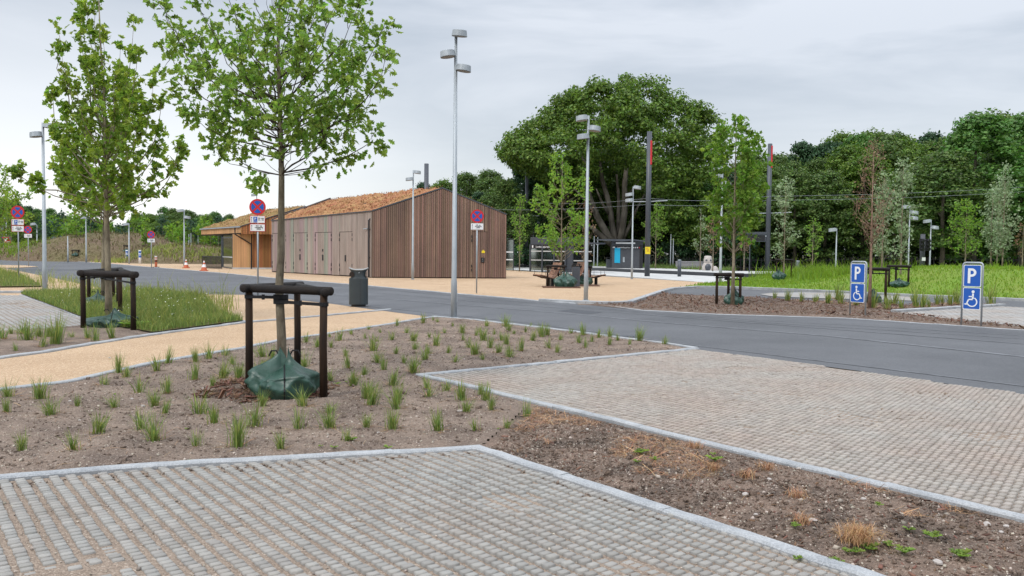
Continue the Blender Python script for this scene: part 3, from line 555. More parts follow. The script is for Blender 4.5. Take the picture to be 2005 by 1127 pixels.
# walls under the roof
ux0 = planwall(463, V3(E1, 0), V3(F1, 0)); ux1 = planwall(496, V3(E1, 0), V3(F1, 0)); 
wb = e0 - nq * .7
gw_ = wb + uqn * (ux0 - .3) + O; WV = Vector((gw_.x, gw_.y, 0)).normalized() * 7.5 + uqn * .25; fl = [wb + uqn * (ux0 - .3), wb + uqn * (Lq - .3), wb + uqn * (Lq - .3) + dq * .93, wb + uqn * (ux0 - .3) + WV]
b = MB(); b.rings([fl, [v + UP * (zlow - .01) for v in fl]]); b.build('wall', 'backing', wait)
b = MB(); boards(b, wb, uqn, nq, ux0 - .3, ux1 - .1, .12, lambda x: zlow - .01, .145, .14, .04, 0.004, seed=2); b.build('light_cladding', 'wood', wait)
b = MB(); boards(b, wb, uqn, nq, ux1 - .1, Lq - .3, .12, lambda x: zlow - .01, .11, .075, .05, 0.004, seed=2); b.build('slat_cladding', 'wood2', wait)
b = MB(); b.bar(wb + uqn * (ux0 - .35) + nq * .05 + UP * .055, wb + uqn * (Lq - .25) + nq * .05 + UP * .055, .16, .13); b.build('plinth', 'concrete', wait)
b = MB(); pa, pb, pc = e0 + uqn * .1 + dqn * 2.2, wb + uqn * (ux1 - .35) + nq * .15, None
g0 = PD(460, 452, 70.5) - O; pk1 = wb + uqn * (planwall(492, V3(E1, 0) - nq * .7, V3(F1, 0) - nq * .7)) + nq * .13
b.tube([Vector((g0.x, g0.y, 3.4)), Vector((g0.x, g0.y, 2.85)), pk1 + UP * 2.05, pk1 + UP * .0], .05, 8); b.build('downpipe', 'black', wait)
# glass corner: from px 463 back to px 433
gA = wb + uqn * (ux0 - .3); gB = PD(435.5, 500, 75.5) - O; gB.z = 0; gd_ = (gB - gA)
for t, wd in ((0.0, .06), (1.0, .17)):
    b = MB(); b.box(gA + gd_ * t + UP * 1.43, (wd, wd, 2.86)); b.build('post', 'anth', wait)
b = MB(); b.bar(gA + UP * 1.43, gA + gd_ + UP * 1.43, .02, 2.7); gl_ = b.build('glass_pane', 'glass', wait)
b = MB(); b.bar(gA + UP * .95 - nq * -.03, gA + gd_ + UP * .95 + nq * .03, .01, .10); b.build('white_band', 'white', gl_)
for z in (.06, 2.6): 
    b = MB(); b.bar(gA + UP * z, gA + gd_ + UP * z, .07, .07); b.build('glass_frame', 'anth', wait)
roofgrid('roof', [rel(v, O) for v in (E1, R1, R2, E2)], 40, 90, .16, 'sedum2', wait, 3, .03); roofgrid('roof', [rel(v, O) for v in (R1, F1, F2, R2)], 30, 60, .14, 'sedum2', wait, 4, .03)
b = MB(); b.bar(rel(V3(E1, 3.5), O) + nq * .06, rel(V3(R1, 5.24), O) + nq * .06, .1, .07); b.bar(rel(V3(R1, 5.24), O) + nq * .06, rel(V3(F1, 3.5), O) + nq * .06, .1, .07); b.build('roof_edge', 'anth2', wait)
# low railing left of the pavilion
ra, rb = P(396, 524.5), P(434, 526.5); rl = thing('railing', 'low black vertical bar railing left of the glass corner', 'railing', ra); dv = rb - ra
b = MB(); b.bar(UP * 1.0, dv + UP * 1.0, .05, .05); b.bar(UP * .12, dv + UP * .12, .04, .04)
for i in range(27): b.box(dv * (i / 26) + UP * .52, (.025, .06, 1.02))
b.build('bars', 'black', rl)
# ------------------------------------------------------------------ street lamps
def head(b, c, az, r=.2, h=.15, tilt=8, n=20):
    c = Vector(c); q = Matrix.Rotation(az, 3, 'Z') @ Matrix.Rotation(R(tilt), 3, 'Y'); rg = []
    for rad, z in ((r * .80, h / 2), (r * .90, h / 2 - .006), (r, -h / 2 + .01), (r, -h / 2)):
        rg.append([c + q @ Vector((rad * math.cos(2 * math.pi * k / n), rad * math.sin(2 * math.pi * k / n), z)) for k in range(n)])
    b.rings(rg[::-1]); return q
def lamp(px, by, ty, heads, label, d=None, r=.055, hr=.2, group='galvanised lamp posts'):
    base = P(px, by) if d is None else V3(PD(px, 500, d), 0)
    top = PD(px, ty, base.y).z
    t = thing('street_lamp', label, 'street lamp', base, 0, group)
    b = MB(); b.tube([(0, 0, -.03), (0, 0, .9), (0, 0, .95), (0, 0, top)], [r * 1.25, r * 1.2, r * 1.05, r * .62], 14); b.build('pole', 'steel', t, True)
    if d is None and base.y < 60: b = MB(); b.tube([(0, 0, -.02), (0, 0, .02)], r * 1.9, 12); b.box((r * 1.2, 0, .55), (.012, .07, .3)); b.build('base_collar', 'steel', t)
    for az, dz in heads:
        a = R(az); c = Vector((math.cos(a), math.sin(a), 0)) * (hr + r * .1) + UP * (top - dz); b = MB(); q = head(b, c, a, hr, hr * .78); hd = b.build('lamp_head', 'steel', t)
        b = MB(); n_ = 18; b.add([c + q @ Vector((hr * .93 * math.cos(2 * math.pi * k / n_), hr * .93 * math.sin(2 * math.pi * k / n_), -hr * .39 - .004)) for k in range(n_)], [tuple(range(n_))]); b.build('lamp_glass', 'steeldark', hd)
    return t
lamp(888.5, 623, 68, [(-60, .0), (185, .46), (-8, .80)], 'tall three-headed lamp post in the soil bed at centre', r=.062, hr=.19)
lamp(1147, 588, 226, [(170, .08), (5, .43), (215, .72)], 'three-headed lamp post at the road edge of the plaza', hr=.215, r=.062)
lamp(88, 573, 240, [(10, .1), (190, .42)], 'two-headed lamp post at the top of the left paved bay', hr=.22, r=.07)
lamp(808, 547, 333, [(0, .1), (190, .5)], 'two-headed lamp post just before the slatted gable', hr=.22, r=.06)
lamp(1237, 546, 365, [(0, .05), (180, .5), (180, .85)], 'three-headed lamp post standing before the dark kiosk', hr=.25)
lamp(1410, 556, 326, [(180, .08), (180, .5), (0, .9)], 'three-headed lamp post behind the bright young maple', hr=.25, r=.065)
lamp(1358, 524, 419, [(180, .1), (0, .45), (0, .85)], 'three-headed lamp post behind the grey bench', hr=.3)
lamp(1374, 526, 448, [], 'headless thin pole right of the grey bench', r=.045, group='thin grey poles before the forest')
lamp(1779, 531, 402, [(180, .1), (0, .5), (0, .9)], 'tall three-headed lamp post on the berm left of the traffic light', hr=.3, d=62)
lamp(1821, 531, 430, [(180, .1), (0, .55)], 'shorter two-headed lamp post right of the traffic light', hr=.28, d=62)
lamp(1637, 531, 447, [(180, .1)], 'single-headed lamp post behind the tall grass', hr=.3, d=64)
lamp(361, 521, 410, [(190, .1), (0, .7)], 'lamp post beside the striped traffic cone', hr=.3, r=.07)
lamp(169, 513.5, 424, [(180, .1)], 'slender lamp post before the brown mound, left one', hr=.3, r=.07)
lamp(253, 516, 437, [(180, .1)], 'slender lamp post between the blue marker posts', hr=.3, r=.07)
lamp(73, 505.5, 437, [(180, .1)], 'lamp post at the grassy end of the mound', hr=.4, r=.08, d=110)
lamp(13, 500, 428, [(180, .1)], 'lamp post far left behind the give way sign', hr=.4, r=.08, d=125)
lamp(503, 500, 374, [(190, .4)], 'lamp post rising behind the pavilion roof', hr=.3, r=.07, d=92)
lamp(1044, 500, 424, [(180, .1), (0, .6), (0, 1.1)], 'distant lamp post behind the glass shelter', hr=.35, r=.07, d=95)
lamp(133, 505, 508 - 46, [], 'thin grey post in front of the mound', r=.07, d=92, group='thin grey poles before the forest')
for px, ty in ((1163, 462), (1170, 464), (1313, 458), (1318, 466)): lamp(px, 500, ty, [], 'thin pale pole in a pair before the dark forest', r=.05, d=86, group='thin grey poles before the forest')
for px, ty in ((388, 455), (331, 460), (370, 458), (374, 456)): lamp(px, 500, ty, [], 'thin pale pole before the left trees', r=.05, d=112, group='thin grey poles before the left trees')
# ------------------------------------------------------------------ masts, wires, tram stop
def mast(px, by, ty, label, r=.19, d=None, arms=(), red=None, dark='anth'):
    base = P(px, by) if d is None else V3(PD(px, 500, d), 0); top = PD(px, ty, base.y).z
    t = thing('tram_mast', label, 'mast', base, 0, 'anthracite masts of the tram line')
    b = MB(); b.tube([(0, 0, -.03), (0, 0, top)], [r * 1.02, r * .9], 16); b.build('pole', dark, t, True)
    if red: b = MB(); b.tube([(r * .45, -r * .25, PD(px, red[0], base.y).z), (r * .45, -r * .25, PD(px, red[1], base.y).z)], r * .62, 16); b.build('red_band', 'brightred', t)
    for z, l, rt in arms: b = MB(); b.tube([(-l, 0, z), (0, 0, z + .03), (rt, 0, z + .12)], .032, 6); b.build('arm', 'steel', t)
    return t
m1 = mast(1267, 541, 257, 'tall anthracite mast with yellow notice between kiosk and bollard', .19, arms=((5.25, 1.6, 1.35),), red=(275, 322))
b = MB(); y0 = -.2; zz = PD(1267, 490, m1.location.y).z; b.box((-.02, y0 - .03, zz), (.36, .02, .5)); st_ = b.build('notice', 'yellow', m1)
b = MB(); [b.box((-.08 + .03 * i % .1, y0 - .045, zz + .16 - .07 * i), (.14 + .05 * (i % 2), .004, .025)) for i in range(4)]; b.build('print', 'orange', st_)
m2 = mast(1502, 537, 281, 'tall anthracite mast carrying the departure display', .2, arms=((5.0, 1.7, 1.9),), red=(285, 328))
mast(1030, 523, 332, 'dark mast left of the glass shelter', .2, arms=((5.4, .9, 1.3),))
mast(834, 500, 320, 'dark mast top showing over the sedum roof', .24, d=84)
mast(1806, 531, 458, 'short grey mast holding the traffic light', .17, d=60, dark='anth2')
mast(3, 500, 440, 'dark post at the left picture edge', .3, d=120)
# departure display
t = thing('departure_display', 'black double-sided display box hung left of a mast', 'display', m2.location)
dz = PD(1480, 463, m2.location.y).z
b = MB(); b.box((-.95, 0, dz + .28), (1.65, .3, .22)); b.box((-.95, 0, dz - .12), (1.5, .2, .56)); b.build('case', 'anth', t)
b = MB(); b.box((-.95, -.105, dz - .12), (1.35, .01, .44)); b.build('screen', 'black', t)
b = MB(); b.bar((-.2, 0, dz), (0, 0, dz), .05, .1); b.box((-.22, -.12, dz + .05), (.09, .09, .12)); b.build('bracket', 'steel', t)
b = MB(); px_ = P(1467, 540) - m2.location; b.tube([Vector((px_.x, px_.y, 0)), Vector((px_.x, px_.y, dz - .35))], .035, 8); b.build('post', 'anth', t)
# overhead wires
for i, (a, c, lb) in enumerate(((PD(1030, 395, 75), PD(1267, 388, 62), 'upper contact wire left part'), (PD(1267, 388, 62), PD(1502, 384, 69), 'upper contact wire middle part'), (PD(1502, 384, 69), PD(2200, 352, 60), 'upper contact wire right part'),
                                (PD(900, 408, 82), PD(1267, 400, 66), 'lower contact wire left part'), (PD(1267, 400, 66), PD(1502, 392, 73), 'lower contact wire middle part'), (PD(1502, 392, 73), PD(2200, 362, 64), 'lower contact wire right part'))):
    b = MB(); a_, c_ = Vector(a), Vector(c); pts = [a_.lerp(c_, t / 10) - UP * (.25 * math.sin(math.pi * t / 10)) for t in range(11)]; b.tube(pts, .0075, 4)
    tag(b.build('overhead_wire', 'steel'), lb + ' strung between tram masts', 'wire', 'overhead tram wires')
def text(s, size, m, parent, loc, rot=(R(90), 0, 0), ext=.002, name='lettering', align='LEFT', sx=1):
    c = bpy.data.curves.new('t', 'FONT'); c.body = s; c.size = size; c.extrude = ext; c.align_x = align; c.resolution_u = 2; c.space_line = .8; c.offset = size * .012
    o = bpy.data.objects.new('t', c); COL.objects.link(o); bpy.context.view_layer.update()
    me = bpy.data.meshes.new_from_object(o.evaluated_get(bpy.context.evaluated_depsgraph_get())); bpy.data.objects.remove(o); bpy.data.curves.remove(c)
    me.materials.clear(); me.name = name; ob = link(name, me, m, parent); ob.location = loc; ob.rotation_euler = rot; ob.scale = (sx, 1, 1); return ob
# shelter
s0 = P(1038, 531.5); d_ = P(1118, 533.5) - s0; an = math.atan2(d_.y, d_.x)
sh = thing('tram_shelter', 'dark framed glass tram shelter with two white bands', 'shelter', s0, an); L = (P(1116, 533) - s0).length; H = PD(1038, 463.5, s0.y).z; D = 2.2
b = MB(); b.box((L / 2 + .25, D / 2, H - .32), (L + .5, D, .62)); b.build('roof', 'anth', sh)
b = MB(); b.box((L / 2, -.02, H - .80), (L, .06, .34)); fa = b.build('fascia', 'black', sh)
text('Lundtofteparken', .2, 'white', fa, (.55, -.055, H - .88)); b = MB(); b.box((.25, -.055, H - .80), (.12, .01, .2)); b.build('lettering', 'white', fa)
b = MB(); b.box((L + .2, D / 2, (H - .6) / 2), (.62, D * .9, H - .6)); b.build('column', 'anth', sh)
for i, x in enumerate((0, L * .335, L * .66, L - .12)):
    b = MB(); b.box((x, 0, (H - .63) / 2), (.11, .12, H - .63)); b.build('post', 'anth', sh)
for i, (x0, x1) in enumerate(((.05, L * .32), (L * .35, L * .645), (L * .675, L - .17), (L + .62, L + 2.3))):
    b = MB(); b.box(((x0 + x1) / 2, 0, 1.18), (x1 - x0, .012, 2.1)); p = b.build('glass_pane', 'glass', sh)
    for z in (1.72, .98): b = MB(); b.box(((x0 + x1) / 2, -.012, z), (x1 - x0 - .03, .006, .085)); b.build('white_band', 'silver' if False else 'concrete', p)
b = MB(); b.box((L / 2, D, 1.2), (L, .015, 2.2)); b.build('back_glass', 'glass', sh)
b = MB(); b.box((L + 1.4, D / 2, H - .5), (2.2, D * .8, .12)); b.build('side_canopy', 'anth', sh)
b = MB(); b.box((1.6, 1.5, .45), (1.7, .4, .06)); b.box((1.6, 1.72, .75), (1.7, .05, .35)); [b.box((x, 1.5, .22), (.06, .35, .44)) for x in (.9, 2.3)]; b.build('seat', 'silver', sh)
b = MB(); s1 = P(994, 529); b.box((0, 0, 1.45), (.9, .05, 2.9)); b.box((0, -.03, 2.85), (1.0, .12, .12)); gp = thing('glass_screen', 'narrow glass wind screen at the right end of the slatted building', 'glass screen', s1); b.v = []; b.f = []; b.m = []
b.box((0, 0, 1.4), (.95, .015, 2.6)); b.build('glass_pane', 'glass', gp); b = MB(); b.tube([(-.5, 0, 0), (-.5, 0, 2.78), (.5, 0, 2.78), (.5, 0, 0)], .045, 4); b.build('frame', 'anth', gp)
b = MB(); [b.box((0, -.02, z), (.92, .01, .1)) for z in (1.62, .95)]; b.build('white_band', 'white', gp)
# kiosk
s0 = P(1198, 530.5); s0.z = 0.0; kk = thing('ticket_kiosk', 'anthracite kiosk box with turquoise poster under a canopy', 'kiosk', s0, R(-3)); L = (P(1257, 531) - P(1198, 530)).length; H = PD(1230, 468.5, s0.y).z
b = MB(); b.box((L / 2, 1.2, (H + .1) / 2 - .15), (L, 2.4, H - .35 + .3)); b.build('wall', 'anth', kk)
b = MB(); [b.box((L * (.05 + .09 * i), -.012, 1.15), (L * .082, .02, 2.0)) for i in range(10)]; b.build('panels', 'anth2', kk)
b = MB(); b.prism([(-1.4, H - .06), (L * .3, H - .20), (L * .7, H - .10), (L + .1, H - .2), (L + .1, H - .1), (L * .7, H), (-1.4, H)], -.7, 2.6, lambda x, y, z: (x, z, y)); b.build('canopy', 'anth', kk)
b = MB(); b.box((L * .42, -.3, H - .33), (L * .62, .35, .12)); b.build('canopy_light', 'white', kk)
b = MB(); b.box((L * .46, -.035, H - .72), (L * .94, .03, .26)); bd = b.build('sign_band', 'black', kk)
text('Lundtofteparken', .17, 'white', bd, (L * .17, -.055, H - .78)); 
for i, x in enumerate((.03, .07, .70, .76, .82, .88)): b = MB(); b.box((L * x, -.055, H - .72), (.09, .01, .12)); b.build('lettering', 'brightred' if x > .85 else 'white', bd)
b = MB(); b.box((L * .17, -.04, 1.42), (.50, .03, 1.35)); po = b.build('poster', 'cyan', kk)
b = MB(); b.box((L * .38, -.04, 1.05), (.16, .04, .46)); b.build('keypad', 'steel', kk)
b = MB(); b.box((L * .94, -.03, (H - .5) / 2), (.28, .05, H - .5)); b.build('corner_post', 'black', kk)
def boxbin(p, w, h, label, m='anth'):
    t = thing('litter_bin', label, 'litter bin', p)
    b = MB(); b.box((0, 0, h * .42 + .02), (w, w, h * .84)); b.build('body', m, t); b = MB(); b.box((0, 0, h - .03), (w * 1.12, w, .05)); [b.box((x, .1, h * .9), (.04, w * .5, h * .14)) for x in (-w * .45, w * .45)]; b.build('lid', 'black', t)
pb_ = P(1192.5, 530); pb_.z = .0; boxbin(pb_, .5, 1.25, 'grey square litter bin leaning beside the kiosk')
def bollard(px, by, ty, w, label, m, rnd_=True, top=None):
    p = P(px, by); h = PD(px, ty, p.y).z; t = thing('bollard', label, 'bollard', p); b = MB(); b.tube([(0, 0, -.02), (0, 0, h - .04)], w / 2, 16); b.build('post', m, t, True)
    b = MB(); b.tube([(0, 0, h - .04), (0, 0, h)], [w / 2 * 1.02, w / 2 * .9], 16); b.build('cap', 'steel' if not top else top, t)
    return t
t = bollard(1330, 541.5, 508, .26, 'dark blue bollard on the pavement before the grey bench', 'anth'); 
t2 = bollard(1561, 541, 510, .28, 'dark blue bollard right of the staked silver tree', 'anth')
for px, by, ty, lb in ((248.5, 513, 489, 'leftmost of three white markers with blue stripes'), (274, 516, 489, 'middle one of three white markers with blue stripes'), (309, 514, 489.5, 'rightmost white and blue marker, behind the orange post')):
    t = bollard(px, by, ty, .26, lb, 'white'); h = PD(px, ty, t.location.y).z; t['group'] = 'white and blue marker posts'
    b = MB(); [b.tube([(0, 0, h * z0), (0, 0, h * z1)], .132, 14) for z0, z1 in ((.45, .62), (.66, .72), (.76, .92))]; b.build('stripe', 'blue', t)
# bench and stone by the stop
def bench(p, rz, label, w=2.0, m='silver'):
    t = thing('park_bench', label, 'bench', p, rz)
    b = MB(); [b.box((0, -.05 + .12 * i, .45), (w, .09, .04)) for i in range(4)]; b.build('seat', m, t)
    b = MB(); [b.box((0, .40 + .035 * i, .56 + .12 * i), (w, .03, .09)) for i in range(4)]; b.build('backrest', m, t)
    for x in (-w * .42, w * .42): b = MB(); b.box((x, -.02, .21), (.06, .06, .43)); b.box((x, .38, .21), (.06, .06, .43)); b.bar((x, -.05, .42), (x, .42, .42), .06, .04); b.bar((x, .4, .42), (x, .52, 1.0), .05, .04); b.build('leg', 'black', t)
    return t
pb_ = P(1353, 532.5); pb_.z = .0; bench(pb_, R(0), 'long grey slatted bench facing the tram platform', 2.6)
p = P(1386, 535.5); t = thing('stone_sculpture', 'pale stone figure with dark hollow beside the grey bench', 'sculpture', p)
def blob(name, parts, m, parent):
    b = MB()
    for c, s in parts:
        rg = []
        for i in range(1, 8):
            f = math.pi * i / 8; rg.append([Vector((c[0] + s[0] * math.sin(f) * math.cos(a), c[1] + s[1] * math.sin(f) * math.sin(a), c[2] - s[2] * math.cos(f))) for a in [2 * math.pi * k / 14 for k in range(14)]])
        b.rings(rg)
    return b.build(name, m, parent, True)
blob('body', [((0, 0, .42), (.52, .4, .62)), ((-.02, 0, 1.1), (.36, .3, .42)), ((.5, 0, .25), (.4, .35, .42)), ((-.2, 0, 1.35), (.14, .14, .14)), ((.16, 0, 1.35), (.14, .14, .14))], 'rock', t)
blob('hollow', [((-.05, -.22, .5), (.3, .22, .36)), ((-.18, -.2, 1.12), (.1, .12, .08)), ((.14, -.2, 1.12), (.1, .12, .08))], 'anth', t)
# traffic light
p = V3(PD(1816, 500, 59.5), 0); t = thing('traffic_light', 'black traffic light heads on the short grey mast', 'traffic light', p)
for x in (0, -.42):
    z1 = PD(1816, 479, 59.5).z; b = MB(); b.box((x, 0, z1), (.26, .2, .84)); hd = b.build('housing', 'black', t)
    for i in range(3): b = MB(); b.tube([(x, -.1, z1 + .27 - .27 * i), (x, -.24, z1 + .24 - .27 * i)], [.10, .11], 10); b.build('visor', 'black', hd)
b = MB(); b.bar((-.5, .05, PD(1816, 470, 59.5).z), (.1, .05, PD(1816, 470, 59.5).z), .05, .05); b.build('bracket', 'black', t)
b = MB(); b.box((-.35, -.2, PD(1816, 507, 59.5).z), (.24, .02, .24)); b.build('small_sign', 'white', t)
# ------------------------------------------------------------------ signs
def disc(b, r, y0, y1, n=36, c=(0, 0)): b.prism([(c[0] + r * math.cos(2 * math.pi * k / n), c[1] + r * math.sin(2 * math.pi * k / n)) for k in range(n)], y0, y1, lambda x, y, z: (x, z, y)); return b
def noparking(px, by, cy, diam_px, plates, label, rz=0, d=None):
    p = P(px, by) if d is None else V3(PD(px, 500, d), 0); s = p.y / FPX; Rr = diam_px * s / 2; zc = PD(px, cy, p.y).z
    t = thing('no_stopping_sign', label, 'road sign', p, rz, 'red and blue no stopping signs')
    b = MB(); b.tube([(0, 0, -.03), (0, 0, zc + Rr * .8)], .03, 10); b.build('post', 'steel', t, True)
    b = MB(); disc(b, Rr, -.045, -.035); f = b.build('round_face', 'red', t)
    f.location.z = zc
    for k in range(4):
        a = math.pi / 2 * k; r0 = Rr * .13; r1 = Rr * .76; hw = R(45); o = r0 * 1.4142; pts = [(o, 0)]
        # sector between the bars of the cross
        aa = [math.radians(x) for x in range(-36, 37, 6)]; pts += [(r1 * math.cos(x), r1 * math.sin(x)) for x in aa]
        pts = [(x * math.cos(a) - y * math.sin(a), x * math.sin(a) + y * math.cos(a)) for x, y in pts]
        b = MB(); b.prism(pts, -.049, -.046, lambda x, y, z: (x, z, y)); b.build('blue_field', 'blue', f)
    z = zc - Rr - .01; pw = Rr * 1.86
    for kind in plates:
        h = pw * .50; z -= h / 2 + .012; b = MB(); b.box((0, -.035, z), (pw, .01, h)); pl = b.build('plate', 'red' if len(plates) > 1 else 'white', t)
        b = MB(); b.box((0, -.043, z), (pw * .93, .006, h * .88)); b.build('plate_face', 'white', pl)
        b = MB(); x0 = -pw * .38; b.box((x0, -.048, z - h * .06), (pw * .022, .003, h * .6)); b.add([(x0 - pw * .04, -.049, z + h * .2), (x0 + pw * .04, -.049, z + h * .2), (x0, -.049, z + h * .38)], [(0, 1, 2)]); b.build('arrow', 'ink', pl)
        if kind == 'P':
            b = MB(); b.box((-pw * .14, -.048, z + h * .08), (pw * .26, .003, h * .56)); b.box((-pw * .14, -.048, z - h * .32), (pw * .26, .003, h * .14)); b.build('blue_square', 'blue', pl)
            text('P', h * .5, 'white', pl, (-pw * .14, -.051, z - h * .1), align='CENTER', ext=.001)
            text('30 min\n8 - 18', h * .28, 'ink', pl, (pw * .23, -.05, z + h * .07), align='CENTER', ext=.001)
        else: text('Ind- og\nudstigning\ntilladt', h * .27, 'ink', pl, (pw * .08, -.05, z + h * .18), align='CENTER', ext=.001)
        z -= h / 2 + .012
    return t
noparking(505, 578, 405, 31.5, 'PT', 'large no stopping sign with two plates before the pavilion', R(6))
noparking(933, 574, 423, 26, 'T', 'no stopping sign with one plate before the slatted gable', R(4))
noparking(37, 546, 415, 25.5, 'PT', 'no stopping sign with two plates at the far left', R(5))
noparking(56, 522, 449.5, 15.5, 'T', 'small no stopping sign on the gravel nose, left', R(5))
noparking(296.5, 524.5, 459, 15, 'T', 'small no stopping sign near the blue markers', R(5))
# give way and no entry
p = V3(PD(12, 500, 118), 0); t = thing('give_way_sign', 'distant give way triangle with plate at the left edge', 'road sign', p); z = PD(12, 470, 118).z
b = MB(); b.tube([(0, 0, 0), (0, 0, z)], .05, 8); b.build('post', 'steel', t)
b = MB(); b.prism([(-.5, .42), (.5, .42), (0, -.42)], -.08, -.06, lambda x, y, q: (x, q, z + y)); b.build('triangle', 'red', t); b = MB(); b.prism([(-.3, .31), (.3, .31), (0, -.2)], -.09, -.081, lambda x, y, q: (x, q, z + y)); b.build('triangle_face', 'white', t)
b = MB(); b.box((0, -.07, z - .8), (.7, .02, .45)); b.build('plate', 'white', t)
p = V3(PD(16.5, 500, 121), 0); t = thing('no_entry_sign', 'distant red no entry disc behind the give way sign', 'road sign', p); z = PD(16.5, 473, 121).z
b = MB(); b.tube([(0, 0, 0), (0, 0, z)], .05, 8); b.build('post', 'steel', t); b = MB(); disc(b, .42, -.08, -.06, 20); f = b.build('round_face', 'red', t); f.location.z = z; b = MB(); b.box((0, -.09, 0), (.6, .01, .13)); b.build('bar', 'white', f)
# disabled parking signs
def psign(pxl, byl, pxr, byr, ty, label, mirror=False):
    a, c = P(pxl, byl), P(pxr, byr); p = (a + c) / 2; W = (c - a).length; an = math.atan2(c.y - a.y, c.x - a.x); H = PD((pxl + pxr) / 2, ty, p.y).z
    t = thing('parking_sign', label, 'parking sign', p, an, 'blue disabled parking signs')
    b = MB(); hw = W / 2; r = .07; rad = .021; pts = [(-hw, 0, -.02), (-hw, 0, H - r)] + [(-hw + r - r * math.cos(R(x)), 0, H - r + r * math.sin(R(x))) for x in (30, 60, 90)] + [(hw - r + r * math.sin(R(x)), 0, H - r + r * math.cos(R(x))) for x in (0, 30, 60)] + [(hw, 0, H - r), (hw, 0, -.02)]
    b.tube(pts, rad, 10); b.build('frame', 'steel', t, True)
    pw = W - .05; ph = H * .345; 
    def rbox(b, cx, cz, w, h, r, y0, y1):
        pts = []
        for sx, sz, a0 in ((1, 1, 0), (-1, 1, 90), (-1, -1, 180), (1, -1, 270)): pts += [(cx + sx * (w / 2 - r) + r * math.cos(R(a0 + q)), cz + sz * (h / 2 - r) + r * math.sin(R(a0 + q))) for q in (0, 30, 60, 90)]
        b.prism(pts, y0, y1, lambda x, y, z: (x, z, y))
    for i in range(2):
        cz = H - .05 - ph / 2 - i * (ph + .018); b = MB(); rbox(b, 0, cz, pw, ph, .03, -.028, -.012); pl = b.build('panel', 'white', t)
        b = MB(); rbox(b, 0, cz, pw - .03, ph - .03, .022, -.031, -.0285); b.build('panel_face', 'blue', pl)
        s = ph; sg = -1 if mirror else 1
        if i == 0:
            b = MB(); b.box((-s * .13, -.034, cz), (s * .11, .003, s * .68)); n_ = 16; o_, i_ = s * .19, s * .085; cc = (-s * .02, cz + s * .15)
            pts = [(-s * .0749, cc[1] + o_), (cc[0], cc[1] + o_)] + [(cc[0] + o_ * math.sin(math.pi * k / n_), cc[1] + o_ * math.cos(math.pi * k / n_)) for k in range(1, n_)] + [(cc[0], cc[1] - o_), (-s * .0749, cc[1] - o_), (-s * .0749, cc[1] - i_), (cc[0], cc[1] - i_)] + [(cc[0] + i_ * math.sin(math.pi * k / n_), cc[1] + i_ * math.cos(math.pi * k / n_)) for k in range(n_ - 1, 0, -1)] + [(cc[0], cc[1] + i_), (-s * .0749, cc[1] + i_)]
            pts = [(x + 0.0, y) for x, y in pts]; tr = tessellate_polygon([[Vector((x, y, 0)) for x, y in pts]]); b.add([(x, -.0355, y) for x, y in pts], tr); b.build('letter', 'white', pl)
        else:
            b = MB(); X = lambda x: sg * x * s; Z = lambda z: cz + z * s; y = -.034
            disc(b, s * .065, -.0355, -.032, 16, (X(-.06), Z(.31)))
            def st(pp, w): 
                for (x1, z1), (x2, z2) in zip(pp, pp[1:]): b.bar((X(x1), y, Z(z1)), (X(x2), y, Z(z2)), .003, w * s)
            st([(-.06, .23), (-.05, -.02)], .075); st([(-.055, .09), (.12, .085)], .05); st([(-.05, -.04), (.12, -.045), (.215, -.27)], .06); st([(.20, -.275), (.29, -.25)], .055)
            pts = [( -.02 + .205 * math.cos(R(q)), -.155 + .205 * math.sin(R(q))) for q in range(118, 350, 12)]; st(pts, .052); b.build('wheelchair_symbol', 'white', pl)
    return t
psign(1664, 619, 1694, 621.5, 512, 'left one of two disabled parking signs, before a staked tree')
psign(1882, 637, 1921, 639.5, 514, 'right disabled parking sign, its wheelchair facing left', True)
# ------------------------------------------------------------------ near litter bin
p = P(702, 600); t = thing('litter_bin', 'tall dark green-grey oval litter bin at the footpath corner', 'litter bin', p, R(8)); n_ = 40
def ell(wx, wy, zf, e=.72): return [Vector((wx * math.copysign(abs(math.cos(a)) ** e, math.cos(a)), wy * math.copysign(abs(math.sin(a)) ** e, math.sin(a)), zf(math.cos(a)))) for a in [2 * math.pi * k / n_ for k in range(n_)]]
b = MB(); b.rings([ell(.21, .14, lambda c: 0), ell(.21, .14, lambda c: .07)]); b.build('plinth', 'black', t)
b = MB(); b.rings([ell(.272, .19, lambda c: .065), ell(.275, .195, lambda c: .08), ell(.275, .195, lambda c: .80), ell(.272, .195, lambda c: .835), ell(.225, .19, lambda c: .85), ell(.205, .185, lambda c: .92), ell(.21, .185, lambda c: 1.0), ell(.24, .19, lambda c: 1.06), ell(.275, .195, lambda c: 1.06 + .05 * c * c)]); b.build('body', 'bin', t, False)
b = MB(); b.rings([ell(.28, .20, lambda c: 1.062 + .055 * c * c), ell(.285, .205, lambda c: 1.075 + .065 * c * c), ell(.27, .19, lambda c: 1.085 + .062 * c * c), ell(.10, .08, lambda c: 1.075 + .02 * c * c)]); b.build('lid', 'steeldark', t)
b = MB(); 
for sx in (-1, 1): b.rings([[Vector((sx * (.236 - .03 * (1 - k)) + 0, -.12 * k * math.cos(a) - .04, .945 + .085 * k * math.sin(a))) for a in [2 * math.pi * q / 20 for q in range(20)]] for k in (1.0, .6)])
b.build('opening', 'backing', t)
b = MB(); disc(b, .075, -.192, -.188, 20, (-.185, .945)); b.build('opening', 'backing', t)
b = MB(); b.box((.055, -.196, .45), (.006, .006, .74)); b.build('door_seam', 'black', t)
b = MB(); disc(b, .014, -.205, -.19, 10, (.02, 1.0)); b.build('lock', 'steel', t)
boxbin(P(1127.5, 561), .36, 1.12, 'tall black litter bin between the two green tree bags', 'anth')
